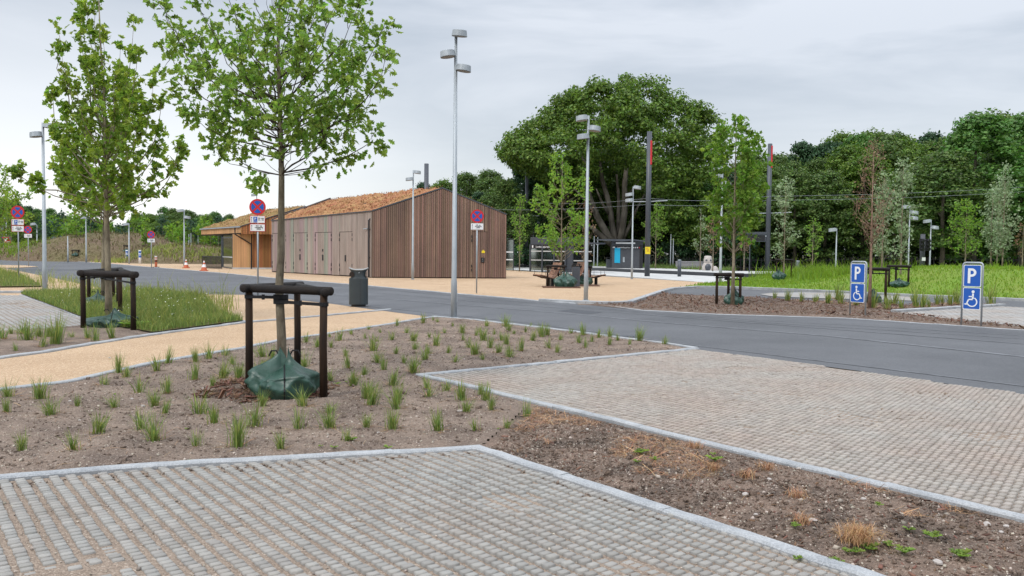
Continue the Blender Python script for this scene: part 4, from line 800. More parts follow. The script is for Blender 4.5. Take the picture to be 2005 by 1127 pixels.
# ------------------------------------------------------------------ lounge chairs
def lounge(px, by, label, rz, sc_=1.0):
    p = P(px, by); t = thing('lounge_chair', label, 'lounge chair', p, rz, 'slatted lounge chairs on the plaza'); t.scale = (sc_,) * 3
    prof = [(-.55, .50), (-.35, .47), (-.15, .40), (.08, .37), (.22, .48), (.34, .72), (.46, 1.02)]
    for nm, pr in (('seat', prof[:4]), ('backrest', prof[3:])):
        b = MB()
        for i in range(6):
            y = -.33 + .132 * i
            for (x1, z1), (x2, z2) in zip(pr, pr[1:]): b.bar((x1, y, z1), (x2, y, z2), .10, .035)
        b.build(nm, 'benchw', t)
    for y in (-.36, .36):
        b = MB()
        for (x1, z1), (x2, z2) in zip(prof, prof[1:]): b.bar((x1, y, z1 - .035), (x2, y, z2 - .035), .02, .05)
        b.build('side_rail', 'black', t)
    for x, y in ((-.1, -.2), (.3, .2)): b = MB(); b.box((x, y, .19), (.13, .13, .38)); b.build('leg', 'black', t)
    for y in (-.37, .37): b = MB(); b.tube([(-.48, y, .47), (-.48, y, .72), (.05, y, .70), (.05, y, .40)], .012, 5); b.build('armrest', 'black', t)
    return t
lounge(1073, 560, 'brown slatted lounge chair at the left of the tree group', R(24), 1.12)
lounge(1122, 557, 'brown slatted lounge chair right behind the black bin', R(26), 1.12)
lounge(1161, 557, 'brown slatted lounge chair half behind the lamp post', R(160), 1.05)
# cones and marker
def cone(px, by, h, label):
    p = P(px, by); t = thing('traffic_cone', label, 'traffic cone', p, .3, 'orange and white traffic cones'); b = MB(); b.box((0, 0, .03), (h * .75, h * .75, .06)); b.build('base', 'orange', t)
    for z0, z1, m in ((.06, .35, 'orange'), (.35, .6, 'white'), (.6, .78, 'orange'), (.78, .92, 'white'), (.92, 1, 'orange')):
        b = MB(); b.tube([(0, 0, z0 * h), (0, 0, z1 * h)], [h * .27 * (1.08 - z0), h * .27 * (1.08 - z1)], 12); b.build('band', m, t)
cone(364.5, 524.5, .78, 'striped traffic cone at the foot of a lamp post'); cone(399.5, 530, .80, 'striped traffic cone in front of the low black railing')
def lanepost(px, by, h, label, d=None):
    p = P(px, by); t = thing('marker_post', label, 'marker post', p, 0, 'orange marker posts'); b = MB(); b.tube([(0, 0, 0), (0, 0, .06)], .28, 12); b.build('base', 'black', t)
    for z0, z1, m in ((.04, .5, 'orange'), (.5, .62, 'black'), (.62, .7, 'orange'), (.7, .78, 'white'), (.78, .88, 'orange'), (.88, 1, 'white')):
        b = MB(); b.tube([(0, 0, z0 * h), (0, 0, z1 * h)], .10, 10); b.build('band', m, t)
lanepost(305.5, 523.5, .98, 'orange and white post beside the no stopping sign'); lanepost(53.5, 510, .75, 'orange post behind the small sign at the left')
# brick pillar and dark fence, far left
p = V3(PD(10.5, 500, 123), 0); b = MB(); b.box((0, 0, 1.6), (1.15, 1.2, 3.2)); b.box((0, 0, 3.25), (1.3, 1.3, .1)); o = b.build('gate_pillar', 'board'); o.location = p; tag(o, 'pale square gate pillar at the far left', 'pillar')
p = V3(PD(20, 500, 124), 0); b = MB(); b.box((1.2, 0, 1.0), (2.6, .1, 2.1)); [b.box((.0 + .65 * i, -.08, 1.05), (.1, .06, 2.2)) for i in range(5)]; o = b.build('board_fence', 'anth2'); o.location = p; tag(o, 'dark board fence right of the gate pillar', 'fence')
# forest fence
fp = [P(1150, 521), P(1280, 526), P(1420, 531), P(1500, 532), P(1600, 533)] + [V3(PD(px, 500, 74), .3) for px in (1700, 1850, 2005, 2300)]
ft = thing('estate_fence', 'low dark picket fence along the forest edge', 'fence', fp[0])
b = MB(); b2 = MB()
for a, c in zip(fp, fp[1:]):
    a, c = a - fp[0], c - fp[0]; a += UP * .05; c += UP * .05; b.bar(a + UP * 1.05, c + UP * 1.05, .04, .05); b.bar(a + UP * .35, c + UP * .35, .04, .05); k = int((c - a).length / .45)
    for i in range(k): q = a.lerp(c, i / k); b2.box(q + UP * .6, (.05, .04, 1.25))
b.build('rail', 'black', ft); b2.build('picket', 'black', ft)['kind'] = 'stuff'
# ------------------------------------------------------------------ tree stakes and watering bags
def stakes(pts, h, label, rp=.043, rr_=.048, trunk=None, low=False, group='three-post timber tree stakes'):
    c = sum((Vector(p) for p in pts), Vector()) / 3; c.z = 0; t = thing('tree_stakes', label, 'tree stakes', c, 0, group); L = [Vector((p[0], p[1], p[2] if len(p) > 2 else 0)) - c for p in pts]
    r = random.Random(int(abs(c.x) * 100))
    for q in L: b = MB(); b.tube([q + UP * -.05, q + UP * (h * .5) + Vector((r.uniform(-.01, .01), r.uniform(-.01, .01), 0)), q + UP * h], [rp * 1.05, rp, rp * .97], 12); b.build('post', 'tar', t, True)
    for i in range(3):
        a, e_ = L[i], L[(i + 1) % 3]; d = (e_ - a).normalized(); b = MB(); z = h + rr_ * .55 - .012 * (i % 2); b.tube([a - d * .11 + UP * z, a - d * .10 + UP * z, e_ + d * .10 + UP * z, e_ + d * .11 + UP * z], [rr_ * .8, rr_, rr_, rr_ * .8], 14); rl_ = b.build('rail', 'tarl', t, True)
        for q in (a, e_): b = MB(); b.tube([q + UP * (z) + Vector((0, -rr_ - .002, 0)), q + UP * z + Vector((0, -rr_ + .01, 0))], .009, 6); b.build('bolt', 'steel', rl_)
    tc_ = Vector((trunk[0], trunk[1], 0)) - c if trunk is not None else Vector()
    for i, q in enumerate(L[:2] if not low else L[:1]):
        b = MB(); z = h - .07 - .05 * i; n0 = Vector((0, -rp - .008, 0)); b.bar(q + n0 + UP * z, tc_ + n0 * 1.6 + UP * z, .012, .035); m_ = q.lerp(tc_, .5) + n0 * 1.3; b.box(m_ + UP * z, (.03, .02, .06)); b.tube([q + UP * (z - .022), q + UP * (z + .022)], rp * 1.18, 10)
        b.tube([tc_ + UP * (z - .03), tc_ + UP * (z + .03)], .085, 10) if not low else None
        b.build('strap', 'strap', t)
    return t
def bag(p, w, h, label, seed=1, peaks=2, slump=.0, group='green watering bags', dep=.8):
    """slumped tarpaulin bag round a trunk: rings with folds"""
    t = thing('watering_bag', label, 'watering bag', p, 0, group); n = 72; m = 26; g = random.Random(seed); ph = [g.uniform(0, 6.28) for _ in range(12)]; V = []
    for i in range(m):
        s = i / (m - 1)                                              # 0 bottom .. 1 gathered top
        for k in range(n):
            a = 2 * math.pi * k / n
            prof = .93 + .15 * math.sin(math.pi * min(1, s / .55)) if s < .5 else .13 + .92 * (1 - (s - .5) / .5) ** 1.75
            rid = 1 - abs(math.sin(3.5 * a + ph[2] + 2.2 * s)); rid2 = 1 - abs(math.sin(6.5 * a + ph[3] - 5 * s + .6 * math.sin(3 * a)))
            lobes = 1 + .09 * math.sin(2 * a + ph[0]) + .06 * math.sin(3 * a + ph[1])
            amp = math.sin(math.pi * min(1, s * 1.15)) ** .8 if s < .87 else .1
            fold = amp * (.26 * rid ** 2 + .10 * rid2 ** 2 - .10) + .02 * math.sin(23 * a + 9 * s) * s + .035 * math.sin(5 * a + 15 * s + ph[5]) * amp
            r = w / 2 * prof * (lobes + fold) * .88; pk = math.cos(peaks * (a + ph[6] * .2)) * .24 + .05 * math.sin(5 * a + ph[7])
            z = h * (s ** .85 * (.88 + pk * s ** 2) + .05 * math.sin(4 * a + ph[8]) * math.sin(math.pi * s) + .05 * rid * amp) - slump * h * max(0, math.cos(a - .5)) * s * (1 - s)
            V.append((r * math.cos(a), r * math.sin(a) * dep, max(z, 0)))
    F = [(i * n + k, i * n + (k + 1) % n, (i + 1) * n + (k + 1) % n, (i + 1) * n + k) for i in range(m - 1) for k in range(n)]
    b = MB(); b.add(V, F); b.add([V[(m - 1) * n + k] for k in range(n)], [tuple(range(n))]); o = b.build('sack', 'bag', t, True)
    k0 = int(n * .80); b = MB(); b.tube([Vector(V[i * n + k0]) * 1.012 for i in range(1, m, 2)], .008, 5); b.build('seam', 'strap', t)
    for q in (0, 1):
        b = MB(); a = q * math.pi + .3; c0 = Vector((w * .07 * math.cos(a), w * .07 * math.sin(a), h * .93)); b.tube([c0, c0 + Vector((.03 * math.cos(a), 0, h * .10)), c0 + Vector((.09 * math.cos(a), .02, h * .09)), c0 + Vector((.12 * math.cos(a), .02, -h * .02))], .010, 5); b.build('handle', 'strap', t)
    return t
# ------------------------------------------------------------------ trees made of limbs, twigs and leaves
def bez(S, C, E, t): t = t[:, None]; return S * (1 - t) ** 2 + 2 * t * (1 - t) * C + t * t * E
def limb_tree(name, label, cat, base, trunk, tr, tips, leafT, leafm, barkm, lsize, per, seed, twig=.35, twn=12, start=.3, bow=.55, limbm=None, nt=14, group=None, spread=.06, droop=-.35, jitter=.05, limbr=.32, thick=1):
    """trunk: list of local points; tips: (start height, tip vector, [bow]) -> branches, twigs and leaves"""
    g = np.random.default_rng(seed); t = thing(name, label, cat, base, 0, group); T = [np.array(p, float) for p in trunk]
    hs = [p[2] for p in T]
    def ontrunk(z):
        for a, c in zip(T, T[1:]):
            if z <= c[2]: f = (z - a[2]) / (c[2] - a[2] + 1e-9); return a + (c - a) * max(0, f)
        return T[-1]
    b = MB(); rr_ = [tr * max(.14, 1.06 - .92 * (z / hs[-1]) ** .85) for z in hs]; rr_[0] = tr * 1.15; b.tube([tuple(p) for p in T], rr_, nt)
    lb = tb = b; b.mi = 1; pos = []; nrm = []; drc = []
    for tip in tips:
        z0, E = tip[0], np.array(tip[1], float); bw = tip[2] if len(tip) > 2 else bow
        S = ontrunk(z0); dlt = E - S; C = S + np.array([dlt[0] * bw * 1.35, dlt[1] * bw * 1.35, dlt[2] * bw * .55]); L = np.linalg.norm(dlt)
        k = 8; pts = bez(S, C, E, np.linspace(0, 1, k)); pts[1:-1] += g.normal(size=(k - 2, 3)) * L * .012
        r0 = max(.004, tr * limbr * min(1, L / 1.6) * max(.35, 1 - z0 / hs[-1] * .6)); lb.tube([tuple(p) for p in pts], [r0 * (1 - .82 * i / (k - 1)) for i in range(k)], 6)
        nw = max(3, int(twn * L))
        ts = g.uniform(start, 1, nw) ** .85; ts[0] = 1.0; ts[1] = .96; Pb = bez(S, C, E, ts); Pa = bez(S, C, E, np.clip(ts - .05, 0, 1)); tan = Pb - Pa; tan /= np.linalg.norm(tan, axis=1, keepdims=True) + 1e-9
        for i in range(nw):
            dv = tan[i] * .75 + g.normal(size=3) * .62 + [0, 0, .05]; dv /= np.linalg.norm(dv) + 1e-9
            tl = twig * g.uniform(.45, 1.15) * (1.1 - .45 * ts[i]); e1 = Pb[i] + dv * tl; 
            if tl > .04: tb.tube([tuple(Pb[i]), tuple(Pb[i] + dv * tl * .5 + [0, 0, .012]), tuple(e1)], [(r0 * .28 + .0012) * thick, (r0 * .18 + .001) * thick, .0012 * thick ** 2], 4, False)
            m = max(2, int(per * g.uniform(.6, 1.3))); q = g.uniform(.15, 1.08, m) ** .7; pp = Pb[i] + dv * tl * q[:, None] + g.normal(size=(m, 3)) * spread
            pos.append(pp); dd = dv * .7 + g.normal(size=(m, 3)) * .7; dd[:, 2] += droop; drc.append(dd); nn = g.normal(size=(m, 3)) * .8; nn[:, 2] += .45; nrm.append(nn)
    b.build('trunk', [barkm, limbm or barkm], t, True)
    pos, nrm, drc = map(np.concatenate, (pos, nrm, drc)); A, B, C = frames(nrm, g, drc)
    A2 = drc / np.linalg.norm(drc, axis=1, keepdims=True); nn = nrm - A2 * (nrm * A2).sum(1, keepdims=True); nn /= np.linalg.norm(nn, axis=1, keepdims=True) + 1e-9
    Vt, F = scatter(leafT[0], leafT[1], pos, A2, np.cross(nn, A2), nn, lsize * g.uniform(.55, 1.25, len(pos))); np_mesh('crown', Vt, F, leafm, t)
    return t, len(pos)
# ---- hero tree
hb = Vector((-2.67, 9.9, 0)); loc = lambda px, py, dd=0.0: np.array(PD(px, py, 9.9 + dd)) - np.array(hb)
zh = lambda py: loc(553, py)[2]
tp = []
for px, py, dd, sy, bw in ((316, 5, .1, 290, .6), (333, 103, -.3, 318, .6), (356, 168, .3, 330, .62), (378, 225, -.4, 340, .65), (430, 300, -.2, 343, .75), (510, 342, -.5, 345, .8), (345, 60, .5, 250, .6), (380, -20, -.4, 250, .5), (430, -60, .4, 200, .45), (480, -90, -.3, 150, .4),
                       (755, 112, -.1, 335, .7), (747, 60, .4, 300, .6), (728, 268, -.3, 338, .75), (728, 185, .2, 320, .7), (704, 5, -.4, 240, .5), (690, -60, .2, 200, .45), (655, 300, .3, 342, .8), (607, 338, -.3, 345, .8), (700, 230, .5, 300, .7), (668, 150, -.6, 300, .6),
                       (556, -130, 0, 60, .3), (600, -100, .2, 100, .35), (520, -110, -.2, 100, .35), (640, -80, .5, 160, .4), (540, -60, .6, 160, .4), (585, -40, -.6, 160, .4),
                       (470, 100, -.9, 300, .6), (520, 60, -1.1, 280, .55), (590, 90, -1.1, 280, .55), (640, 40, -.8, 260, .5), (450, 180, .8, 300, .6), (610, 190, .9, 300, .6), (500, 160, 1.1, 280, .6), (560, 120, 1.1, 250, .5), (660, 100, 1.0, 260, .55), (420, 60, .8, 260, .5),
                       (480, 230, -.8, 330, .7), (540, 220, -1.0, 320, .7), (600, 235, -.8, 325, .7), (640, 210, -.5, 325, .7), (420, 240, .1, 335, .7), (460, 20, -.5, 230, .5), (620, 0, -.6, 220, .5), (400, 130, -.6, 300, .6), (700, 75, .0, 280, .6), (570, 290, -.6, 343, .8), (460, 290, .5, 343, .8), (385, 60, .3, 290, .6), (690, 130, -.4, 310, .6)):
    sy = min(343, max(sy - 45, py + 70)); sy = sy - 9 * (len(tp) % 4) if sy > 300 and py < 250 else sy
    tp.append((zh(sy), loc(px, py, dd), bw))
gg = random.Random(4)
for i in range(20):
    a = gg.uniform(0, 6.28); rr0 = gg.uniform(.3, 1.0); py = gg.uniform(-60, 280); sy = min(340, py + gg.uniform(90, 180)); wdt = 1.15 if py < 200 else 1.15 - (py - 200) / 150
    c = loc(553, py); tp.append((zh(sy), c + np.array([math.cos(a) * rr0 * wdt, math.sin(a) * rr0 * wdt, 0]), .6))
hero, nl = limb_tree('young_oak', 'large young oak with lobed green leaves in the tarred timber stakes at centre left', 'tree', hb, [(0, .02, -.05), (.01, .0, .6), (-.02, .0, 1.2), (.0, .01, zh(500)), (.01, .0, zh(345)), (-.01, .02, zh(230)), (-.03, 0, zh(100)), (0, 0, zh(-60)), (.02, 0, zh(-130))], .058, tp, OAK, 'oak', 'bark', .102, 13, 11,
                     twig=.27, twn=5.6, start=.26, limbm='barkd', nt=18, spread=.05)
print('oak leaves', nl)
PL, PR_ = P(488, 765), P(634, 781); PB = Vector((-2.72, 10.85, 0))
stakes([PL, PR_, PB], 1.17, 'large black three-post tree stakes round the nearest tree', trunk=hb)
bag(Vector((-2.55, 9.60, .0)), .88, .50, 'big dark green watering bag slumped round the nearest trunk', 5, 2, .25, dep=1.0)
# ---- left maple and the tree behind it
mb = P(213, 632); md = mb.y; loc2 = lambda px, py, dd=0.0, D=None, B=None: np.array(PD(px, py, (D or md) + dd)) - np.array(B or mb); z2 = lambda py: loc2(210, py)[2]
tp = []
for px, py, dd, sy, bw in ((112, 50, .1, 330, .75), (120, 95, -.4, 300, .7), (170, -22, 0, 250, .6), (182, -15, .3, 200, .5), (160, 15, .2, 260, .7), (200, 60, -.5, 260, .5), (236, 85, .2, 280, .6), (262, 42, .1, 300, .65), (268, 100, -.5, 320, .7), (316, 190, .2, 380, .8), (300, 160, -.3, 350, .7), (350, 283, -.2, 410, .8), (338, 320, .3, 415, .85),
                       (38, 328, .2, 395, .9), (72, 352, -.2, 405, .85), (100, 175, .4, 360, .8), (108, 250, -.3, 370, .8), (120, 300, -.6, 390, .8), (140, 375, -.4, 420, .85), (160, 400, .3, 428, .85), (250, 400, -.5, 425, .85), (290, 380, .3, 420, .85), (300, 330, .6, 400, .8), (312, 260, .5, 380, .75),
                       (180, 120, .8, 300, .5), (225, 150, -.9, 330, .55), (150, 170, -.8, 340, .6), (245, 200, .9, 340, .6), (200, 210, -1, 350, .6), (165, 230, .9, 350, .6), (270, 240, -.8, 370, .65), (135, 250, .6, 370, .65), (220, 270, 1, 380, .6), (190, 300, -1, 390, .7), (250, 300, -.8, 390, .7), (150, 320, .8, 390, .7), (215, 330, -.9, 400, .7), (280, 200, .2, 360, .7), (130, 210, 0, 360, .7), (205, 120, .1, 240, .4), (190, 160, .4, 280, .5), (240, 130, .6, 320, .55)):
    tp.append((z2(sy), loc2(px, py, dd), bw))
for i in range(18):
    a = gg.uniform(0, 6.28); rr0 = gg.uniform(.3, 1.0); py = gg.uniform(120, 390); sy = min(425, py + gg.uniform(60, 130)); wdt = 1.15
    c = loc2(208, py); tp.append((z2(sy), c + np.array([math.cos(a) * rr0 * wdt, math.sin(a) * rr0 * wdt, 0]), .7))
_, nl = limb_tree('young_maple', 'tall young maple with upright shoots in the nearer left stakes', 'tree', mb, [(0, 0, -.05), (.0, 0, .8), (-.03, .02, z2(450)), (-.06, .01, z2(330)), (-.05, 0, z2(200)), (-.12, 0, z2(90)), (-.15, 0, z2(0))], .075, tp, MAPLE, 'maple', 'barkl', .128, 9, 21, twig=.20, twn=5.6, start=.22, limbm='barkl', spread=.055)
print('maple leaves', nl)
b2_ = P(203, 598); L2 = lambda px, py, dd=0: loc2(px, py, dd, b2_.y, b2_); tp = []
for i in range(46):
    a = gg.uniform(0, 6.28); py = gg.uniform(215, 425); sy = min(440, py + gg.uniform(40, 110)); wd_ = 1.25 * math.sin(math.pi * min(1, max(.12, (440 - py) / 240))) ** .5
    c = L2(200, py); tp.append((L2(203, sy)[2], c + np.array([math.cos(a) * wd_ * gg.uniform(.5, 1), math.sin(a) * wd_, 0]), .7))
limb_tree('young_maple', 'second young maple partly hidden behind the tall left one', 'tree', b2_, [(0, 0, -.05), (0, 0, 1), tuple(L2(205, 420)), tuple(L2(204, 200))], .07, tp, MAPLE, 'maple', 'barkl', .13, 6, 23, twig=.32, twn=6.5, limbm='barkl')
q = [P(163, 643), P(261, 650), P(235, 622)]; stakes(q, PD(163, 533, q[0].y).z - .05, 'dark three-post stakes round the tall left maple', .05, .065, trunk=mb)
q = [P(174, 597), P(222, 593), P(232, 605)]; stakes(q, PD(174, 533, q[0].y).z - .02, 'dark stakes of the second left maple, standing in the weeds', .05, .06, trunk=b2_)
pb2 = P(221, 640); bag(pb2, 1.0, .36, 'flat green watering bag at the foot of the tall left maple', 3, 1, .1); bag(P(192, 600), .85, .42, 'crumpled green bag among the weeds behind', 8, 2, .2)
# ---- generic young trees
def young(label, px, by, ty, hw, cby, leafm, lsize, seed, nt_=40, per=5, d=None, cat='tree', barkm='barkl', name='young_tree', z=0, group=None, up=.75, twn=5, tw=.3, shape=.6, lean=0, tr=.05, cz=None, T=None, thick=1):
    base = P(px, by) if d is None else V3(PD(px, 500, d), z); base.z = z; D = base.y; s = D / FPX; top = PD(px, ty, D).z - z; cb = PD(px, cby, D).z - z; W = hw * s; g = random.Random(seed); tp = []
    for i in range(nt_):
        f = g.uniform(.04, 1) ** .9; h = cb + (top - cb) * f; ww = W * (math.sin(math.pi * min(.97, f * .82 + .12)) ** shape) * g.uniform(.45, 1.12); a = g.uniform(0, 6.28)
        tp.append((max(cb * .8, h - (top - cb) * g.uniform(.12, .34)), (ww * math.cos(a) + lean * f, ww * math.sin(a), h), up))
    tp.append((top * .8, (lean, 0, top), .3))
    return limb_tree(name, label, cat, base, [(0, 0, -.05), (.01, 0, cb * .6), (lean * .3, 0, cb + (top - cb) * .4), (lean, 0, top * .97)], tr, tp, T or (CARD, CARDF), leafm, barkm, lsize, per, seed, twig=tw, twn=twn, spread=lsize * .5, group=group, nt=8, thick=thick)[0]
Y = young
Y('light green young tree in the plaza stakes at the lounge chairs', 1098, 559, 303, 56, 500, 'fresh', .17, 31, 52, 8, up=.85, twn=4)
Y('thin reddish half-bare tree beside the plaza lamp post', 1143, 556, 395, 24, 505, 'redl', .10, 32, 30, 2, twn=4)
Y('slim pale green tree left of the dark mast', 1017, 531, 385, 17, 500, 'fresh', .17, 33, 34, 5, up=.4, twn=4)
Y('bright green young maple in the mulch bed', 1434, 599, 236, 54, 470, 'fresh', .14, 34, 70, 9, up=.85, twn=5, tw=.26, T=MAPLE, tr=.06)
Y('light green sapling behind the yellow notice mast', 1283, 531, 398, 24, 505, 'fresh', .17, 35, 36, 5, up=.5, twn=4)
Y('thin grey-green sapling behind the thin pole', 1371, 531, 410, 14, 495, 'silv', .15, 36, 22, 3, d=72)
Y('reddish withered sapling near the stone figure', 1396, 533, 425, 15, 495, 'redl', .16, 37, 24, 3, d=68)
Y('pale silver-leaved tree in stakes right of the display mast', 1534, 551, 350, 27, 505, 'silv', .15, 38, 44, 5, up=.45, twn=4.5, z=.12)
Y('small pale green tree right of the second bollard', 1591, 533, 428, 18, 505, 'fresh', .15, 39, 34, 4, d=62, up=.6)
Y('bare brown tree with twisted twigs behind the left parking sign', 1702, 605, 288, 36, 470, 'redl', .07, 40, 62, 2, up=1.15, twn=4.5, tw=.5, barkm='barkr', tr=.052, thick=1.6)
Y('silver-leaved tree directly right of the bare brown one', 1727, 536, 338, 20, 505, 'silv', .16, 41, 44, 5, d=48, up=.45, z=.8)
Y('silver-leaved tree in stakes on the grass berm', 1764, 563, 318, 21, 505, 'silv', .15, 42, 46, 5, up=.45, twn=5, d=41, z=.35)
Y('medium green narrow tree behind the right parking sign', 1890, 531, 392, 30, 500, 'fresh', .17, 43, 44, 6, d=58, z=.9)
Y('silver-leaved tree leftmost of the close right trio', 1940, 536, 372, 18, 498, 'silv', .17, 44, 34, 5, d=55, up=.4, z=.9)
Y('silver-leaved tree in the middle of the right trio', 1952, 536, 350, 20, 498, 'silv', .17, 45, 38, 5, d=57, up=.4, z=.9)
Y('tallest silver-leaved tree, rightmost of the trio', 1963, 540, 322, 24, 498, 'silv', .17, 46, 48, 5, d=54, up=.4, z=.9)
Y('reddish sparse sapling low at the right edge', 2002, 540, 440, 16, 500, 'redl', .13, 47, 26, 3, d=54, z=.9)
Y('withered sapling behind the dark mast', 1457, 531, 440, 12, 500, 'redl', .15, 48, 20, 3, d=70)
Y('leafy tree reaching in from the left picture edge', -22, 520, 318, 66, 470, 'maple', .22, 49, 70, 7, d=58, up=.8, tr=.1)
def stk(px, by, w, ty, label, z=0, d=None, dep=.5, **k):
    c = P(px, by) if d is None else V3(PD(px, 500, d), 0); s = c.y / FPX; hw = w * s / 2; h = PD(px, ty, c.y).z - z - .05
    t = stakes([c + Vector((-hw, 0, 0)), c + Vector((hw, -.1, 0)), c + Vector((hw * .4, hw * 1.5, 0))], h, label, .045, .055, trunk=c + Vector((0, hw * dep, 0)), **k); t.location.z = z; return t
stk(1425, 598, 44, 536, 'dark stakes of the bright maple in the mulch bed'); bag(P(1437, 598), .68, .52, 'round green bag under the bright maple', 6, 3)
stk(1708, 596, 46, 525, 'dark stakes right of the left parking sign'); bag(P(1709, 593), .55, .46, 'green bag just right of the left parking sign', 7, 3)
stk(1760, 572, 36, 520, 'dark stakes on the grass berm', .28, d=38.5); p = V3(PD(1761, 500, 38.3), .28); bag(p, .8, .34, 'flattened green bag on the grass berm', 9, 2)
stk(1534, 549, 28, 508, 'dark stakes of the pale silver tree', .1); p = P(1524, 551); p.z = .12; bag(p, .8, .6, 'small crumpled bag beside the silver tree stakes', 10, 2)
stk(1591, 531, 16, 524, 'small distant stakes right of the second bollard', d=62)
stk(1088, 561, 32, 520, 'dark stakes of the plaza tree by the lounge chairs'); bag(P(1106, 562), 1.05, .72, 'tall green bag under the plaza tree', 11, 2)
stk(1139, 557, 32, 521, 'dark stakes behind the plaza lamp post'); bag(P(1142, 557), .95, .55, 'green bag behind the plaza lamp post', 12, 2)
for px, by, w in ((1100, 563.5, 74), (1145, 560, 60)):
    c = P(px, by); b = MB(); hw = w * c.y / FPX / 2; b.prism([(-hw, -.1), (hw, -.1), (hw * 1.02, 1.3), (-hw, 1.3)], .0, .03); o = b.build('tree_grate', 'rust'); o.location = c; tag(o, 'rusty steel tree plate under the %s plaza tree' % ('left' if px < 1120 else 'right'), 'tree grate')
for px, by, w, ty, lb in ((148, 508, 12, 489, 'lowest stakes at the foot of the brown mound'), (105, 489, 12, 466, 'stakes on the left shoulder of the mound'), (119, 490, 12, 467, 'stakes near the mound top, second from left'), (248, 499, 10, 483, 'stakes on the mound slope between marker posts')):
    d_ = {148: 98, 105: 105, 119: 106, 248: 101}[px]; c = PD(px, by, d_); zz = float(mound(np.array([c.x]), np.array([c.y]))[0]); stk(px, by, w, by - 19, lb, max(zz, 0), d=d_, group='stakes on the brown mound'); q = V3(c, max(zz, 0) - .1); bag(q, .8, .45, 'green bag in the ' + lb, px, 2, group='bags on the brown mound')
# ------------------------------------------------------------------ woodland trees
def clump_mesh(name, clumps, nleaf, ls, m, seed, flat=.75):
    g = np.random.default_rng(seed); P_, N_ = [], []
    for c, r in clumps:
        k = int(nleaf * (r / 1.0) ** 1.6); dv = g.normal(size=(k, 3)); dv /= np.linalg.norm(dv, axis=1, keepdims=True); dv[:, 2] = np.where(dv[:, 2] < -.2, dv[:, 2] * .5, dv[:, 2]); rad = r * g.uniform(.3, 1.1, k) ** .6 * np.where(g.random(k) < .12, 1.35, 1)
        p = dv * rad[:, None]; p[:, 2] *= flat; P_.append(p + np.array(c)); N_.append(dv + g.normal(size=(k, 3)) * .55 + [0, 0, .45])
    P_, N_ = np.concatenate(P_), np.concatenate(N_); A, B, C = frames(N_, g); V, F = scatter(CARD, CARDF, P_, A, B, C, ls * g.uniform(.55, 1.3, len(P_))); o = np_mesh(name, V, F, m); return o
def crown_clumps(w, z0, h, n, r, g, conic=0):
    out = []
    for i in range(n):
        f = g.random() ** .8; z = z0 + (h - z0) * f; ww = w * (math.sin(math.pi * min(.98, .22 + f * .76)) ** .7) * (1 - conic * f); a = g.uniform(0, 6.28); q = g.uniform(.35, 1) ** .6
        out.append(((ww * q * math.cos(a), ww * q * math.sin(a), z - r * .4), r * g.uniform(.6, 1.25)))
    out.append(((0, 0, h - r * .7), r)); return out
protos = []
gr = random.Random(9)
for i, (w_, h_, z0, n_, r_, m_) in enumerate(((4.2, 15, 2.5, 110, .95, 'forest'), (4.8, 15, 4, 130, 1.0, 'forest'), (3.8, 15, 1.2, 105, .9, 'forest2'), (5.0, 15, 3, 130, 1.05, 'beechl'), (3.2, 15, 2, 95, .85, 'dark'))):
    cr_ = clump_mesh('crown', crown_clumps(w_, z0, h_, n_, r_, gr), 125, .34, m_, i); b = MB(); b.tube([(0, 0, -.3), (.1, 0, 3), (0, .1, 8), (0, 0, 13)], [.26, .2, .14, .05], 7)
    for k in range(6): a = gr.uniform(0, 6.28); z = gr.uniform(3, 8); b.tube([(0, 0, z), (math.cos(a) * 1.2, math.sin(a) * 1.2, z + .9), (math.cos(a) * 2.6, math.sin(a) * 2.6, z + 2.2)], [.09, .06, .03], 5)
    tk = b.build('trunk', 'trunk'); protos.append((cr_.data, tk.data)); bpy.data.objects.remove(cr_); bpy.data.objects.remove(tk)
def wood(i, x, y, z, s, sz, label, group, name='forest_tree', rz=None):
    t = thing(name, label, 'tree', (x, y, z), gr.uniform(0, 6.28) if rz is None else rz, group); t.scale = (s, s, sz)
    for nm, me in zip(('crown', 'trunk'), protos[i]): o = bpy.data.objects.new(nm, me); COL.objects.link(o); o.parent = t
    return t
def prof(pts, x):
    for (x0, y0), (x1, y1) in zip(pts, pts[1:]):
        if x <= x1: return y0 + (y1 - y0) * max(0, (x - x0)) / (x1 - x0)
    return pts[-1][1]
PRF = [(760, 400), (820, 356), (900, 342), (1000, 335), (1040, 330), (1400, 312), (1450, 305), (1500, 298), (1560, 282), (1620, 266), (1700, 252), (1780, 264), (1850, 262), (1880, 245), (1930, 226), (2005, 224), (2100, 235), (2500, 250)]
GF = 'dense forest trees behind the tram line'
for row, (d0, low_, stp) in enumerate(((84, 70, 62), (93, 32, 54), (104, 0, 50), (118, 0, 56))):
    px = (1415 if row == 0 else 790 if row > 1 else 880) + row * 13
    while px < 2420:
        if not (row == 0 and 1140 < px < 1300):
            d = d0 + gr.uniform(-3, 3) + (9 if row == 1 and 1060 < px < 1345 else 0); top = PD(px, prof(PRF, px) + low_ * gr.uniform(.5, 1.3) + gr.uniform(-6, 16), d).z; s = top / 15.0; xx = PD(px, 500, d).x
            i = gr.choice((0, 1, 1, 3, 3, 2, 0, 4)); sw = max(.8, s) * gr.uniform(.85, 1.1) * (.9 if px < 1050 else 1); wood(i, xx, d, 0.0, sw, s, 'dark green forest tree in the dense wood behind the tram line', GF)
        px += stp * gr.uniform(.8, 1.25)
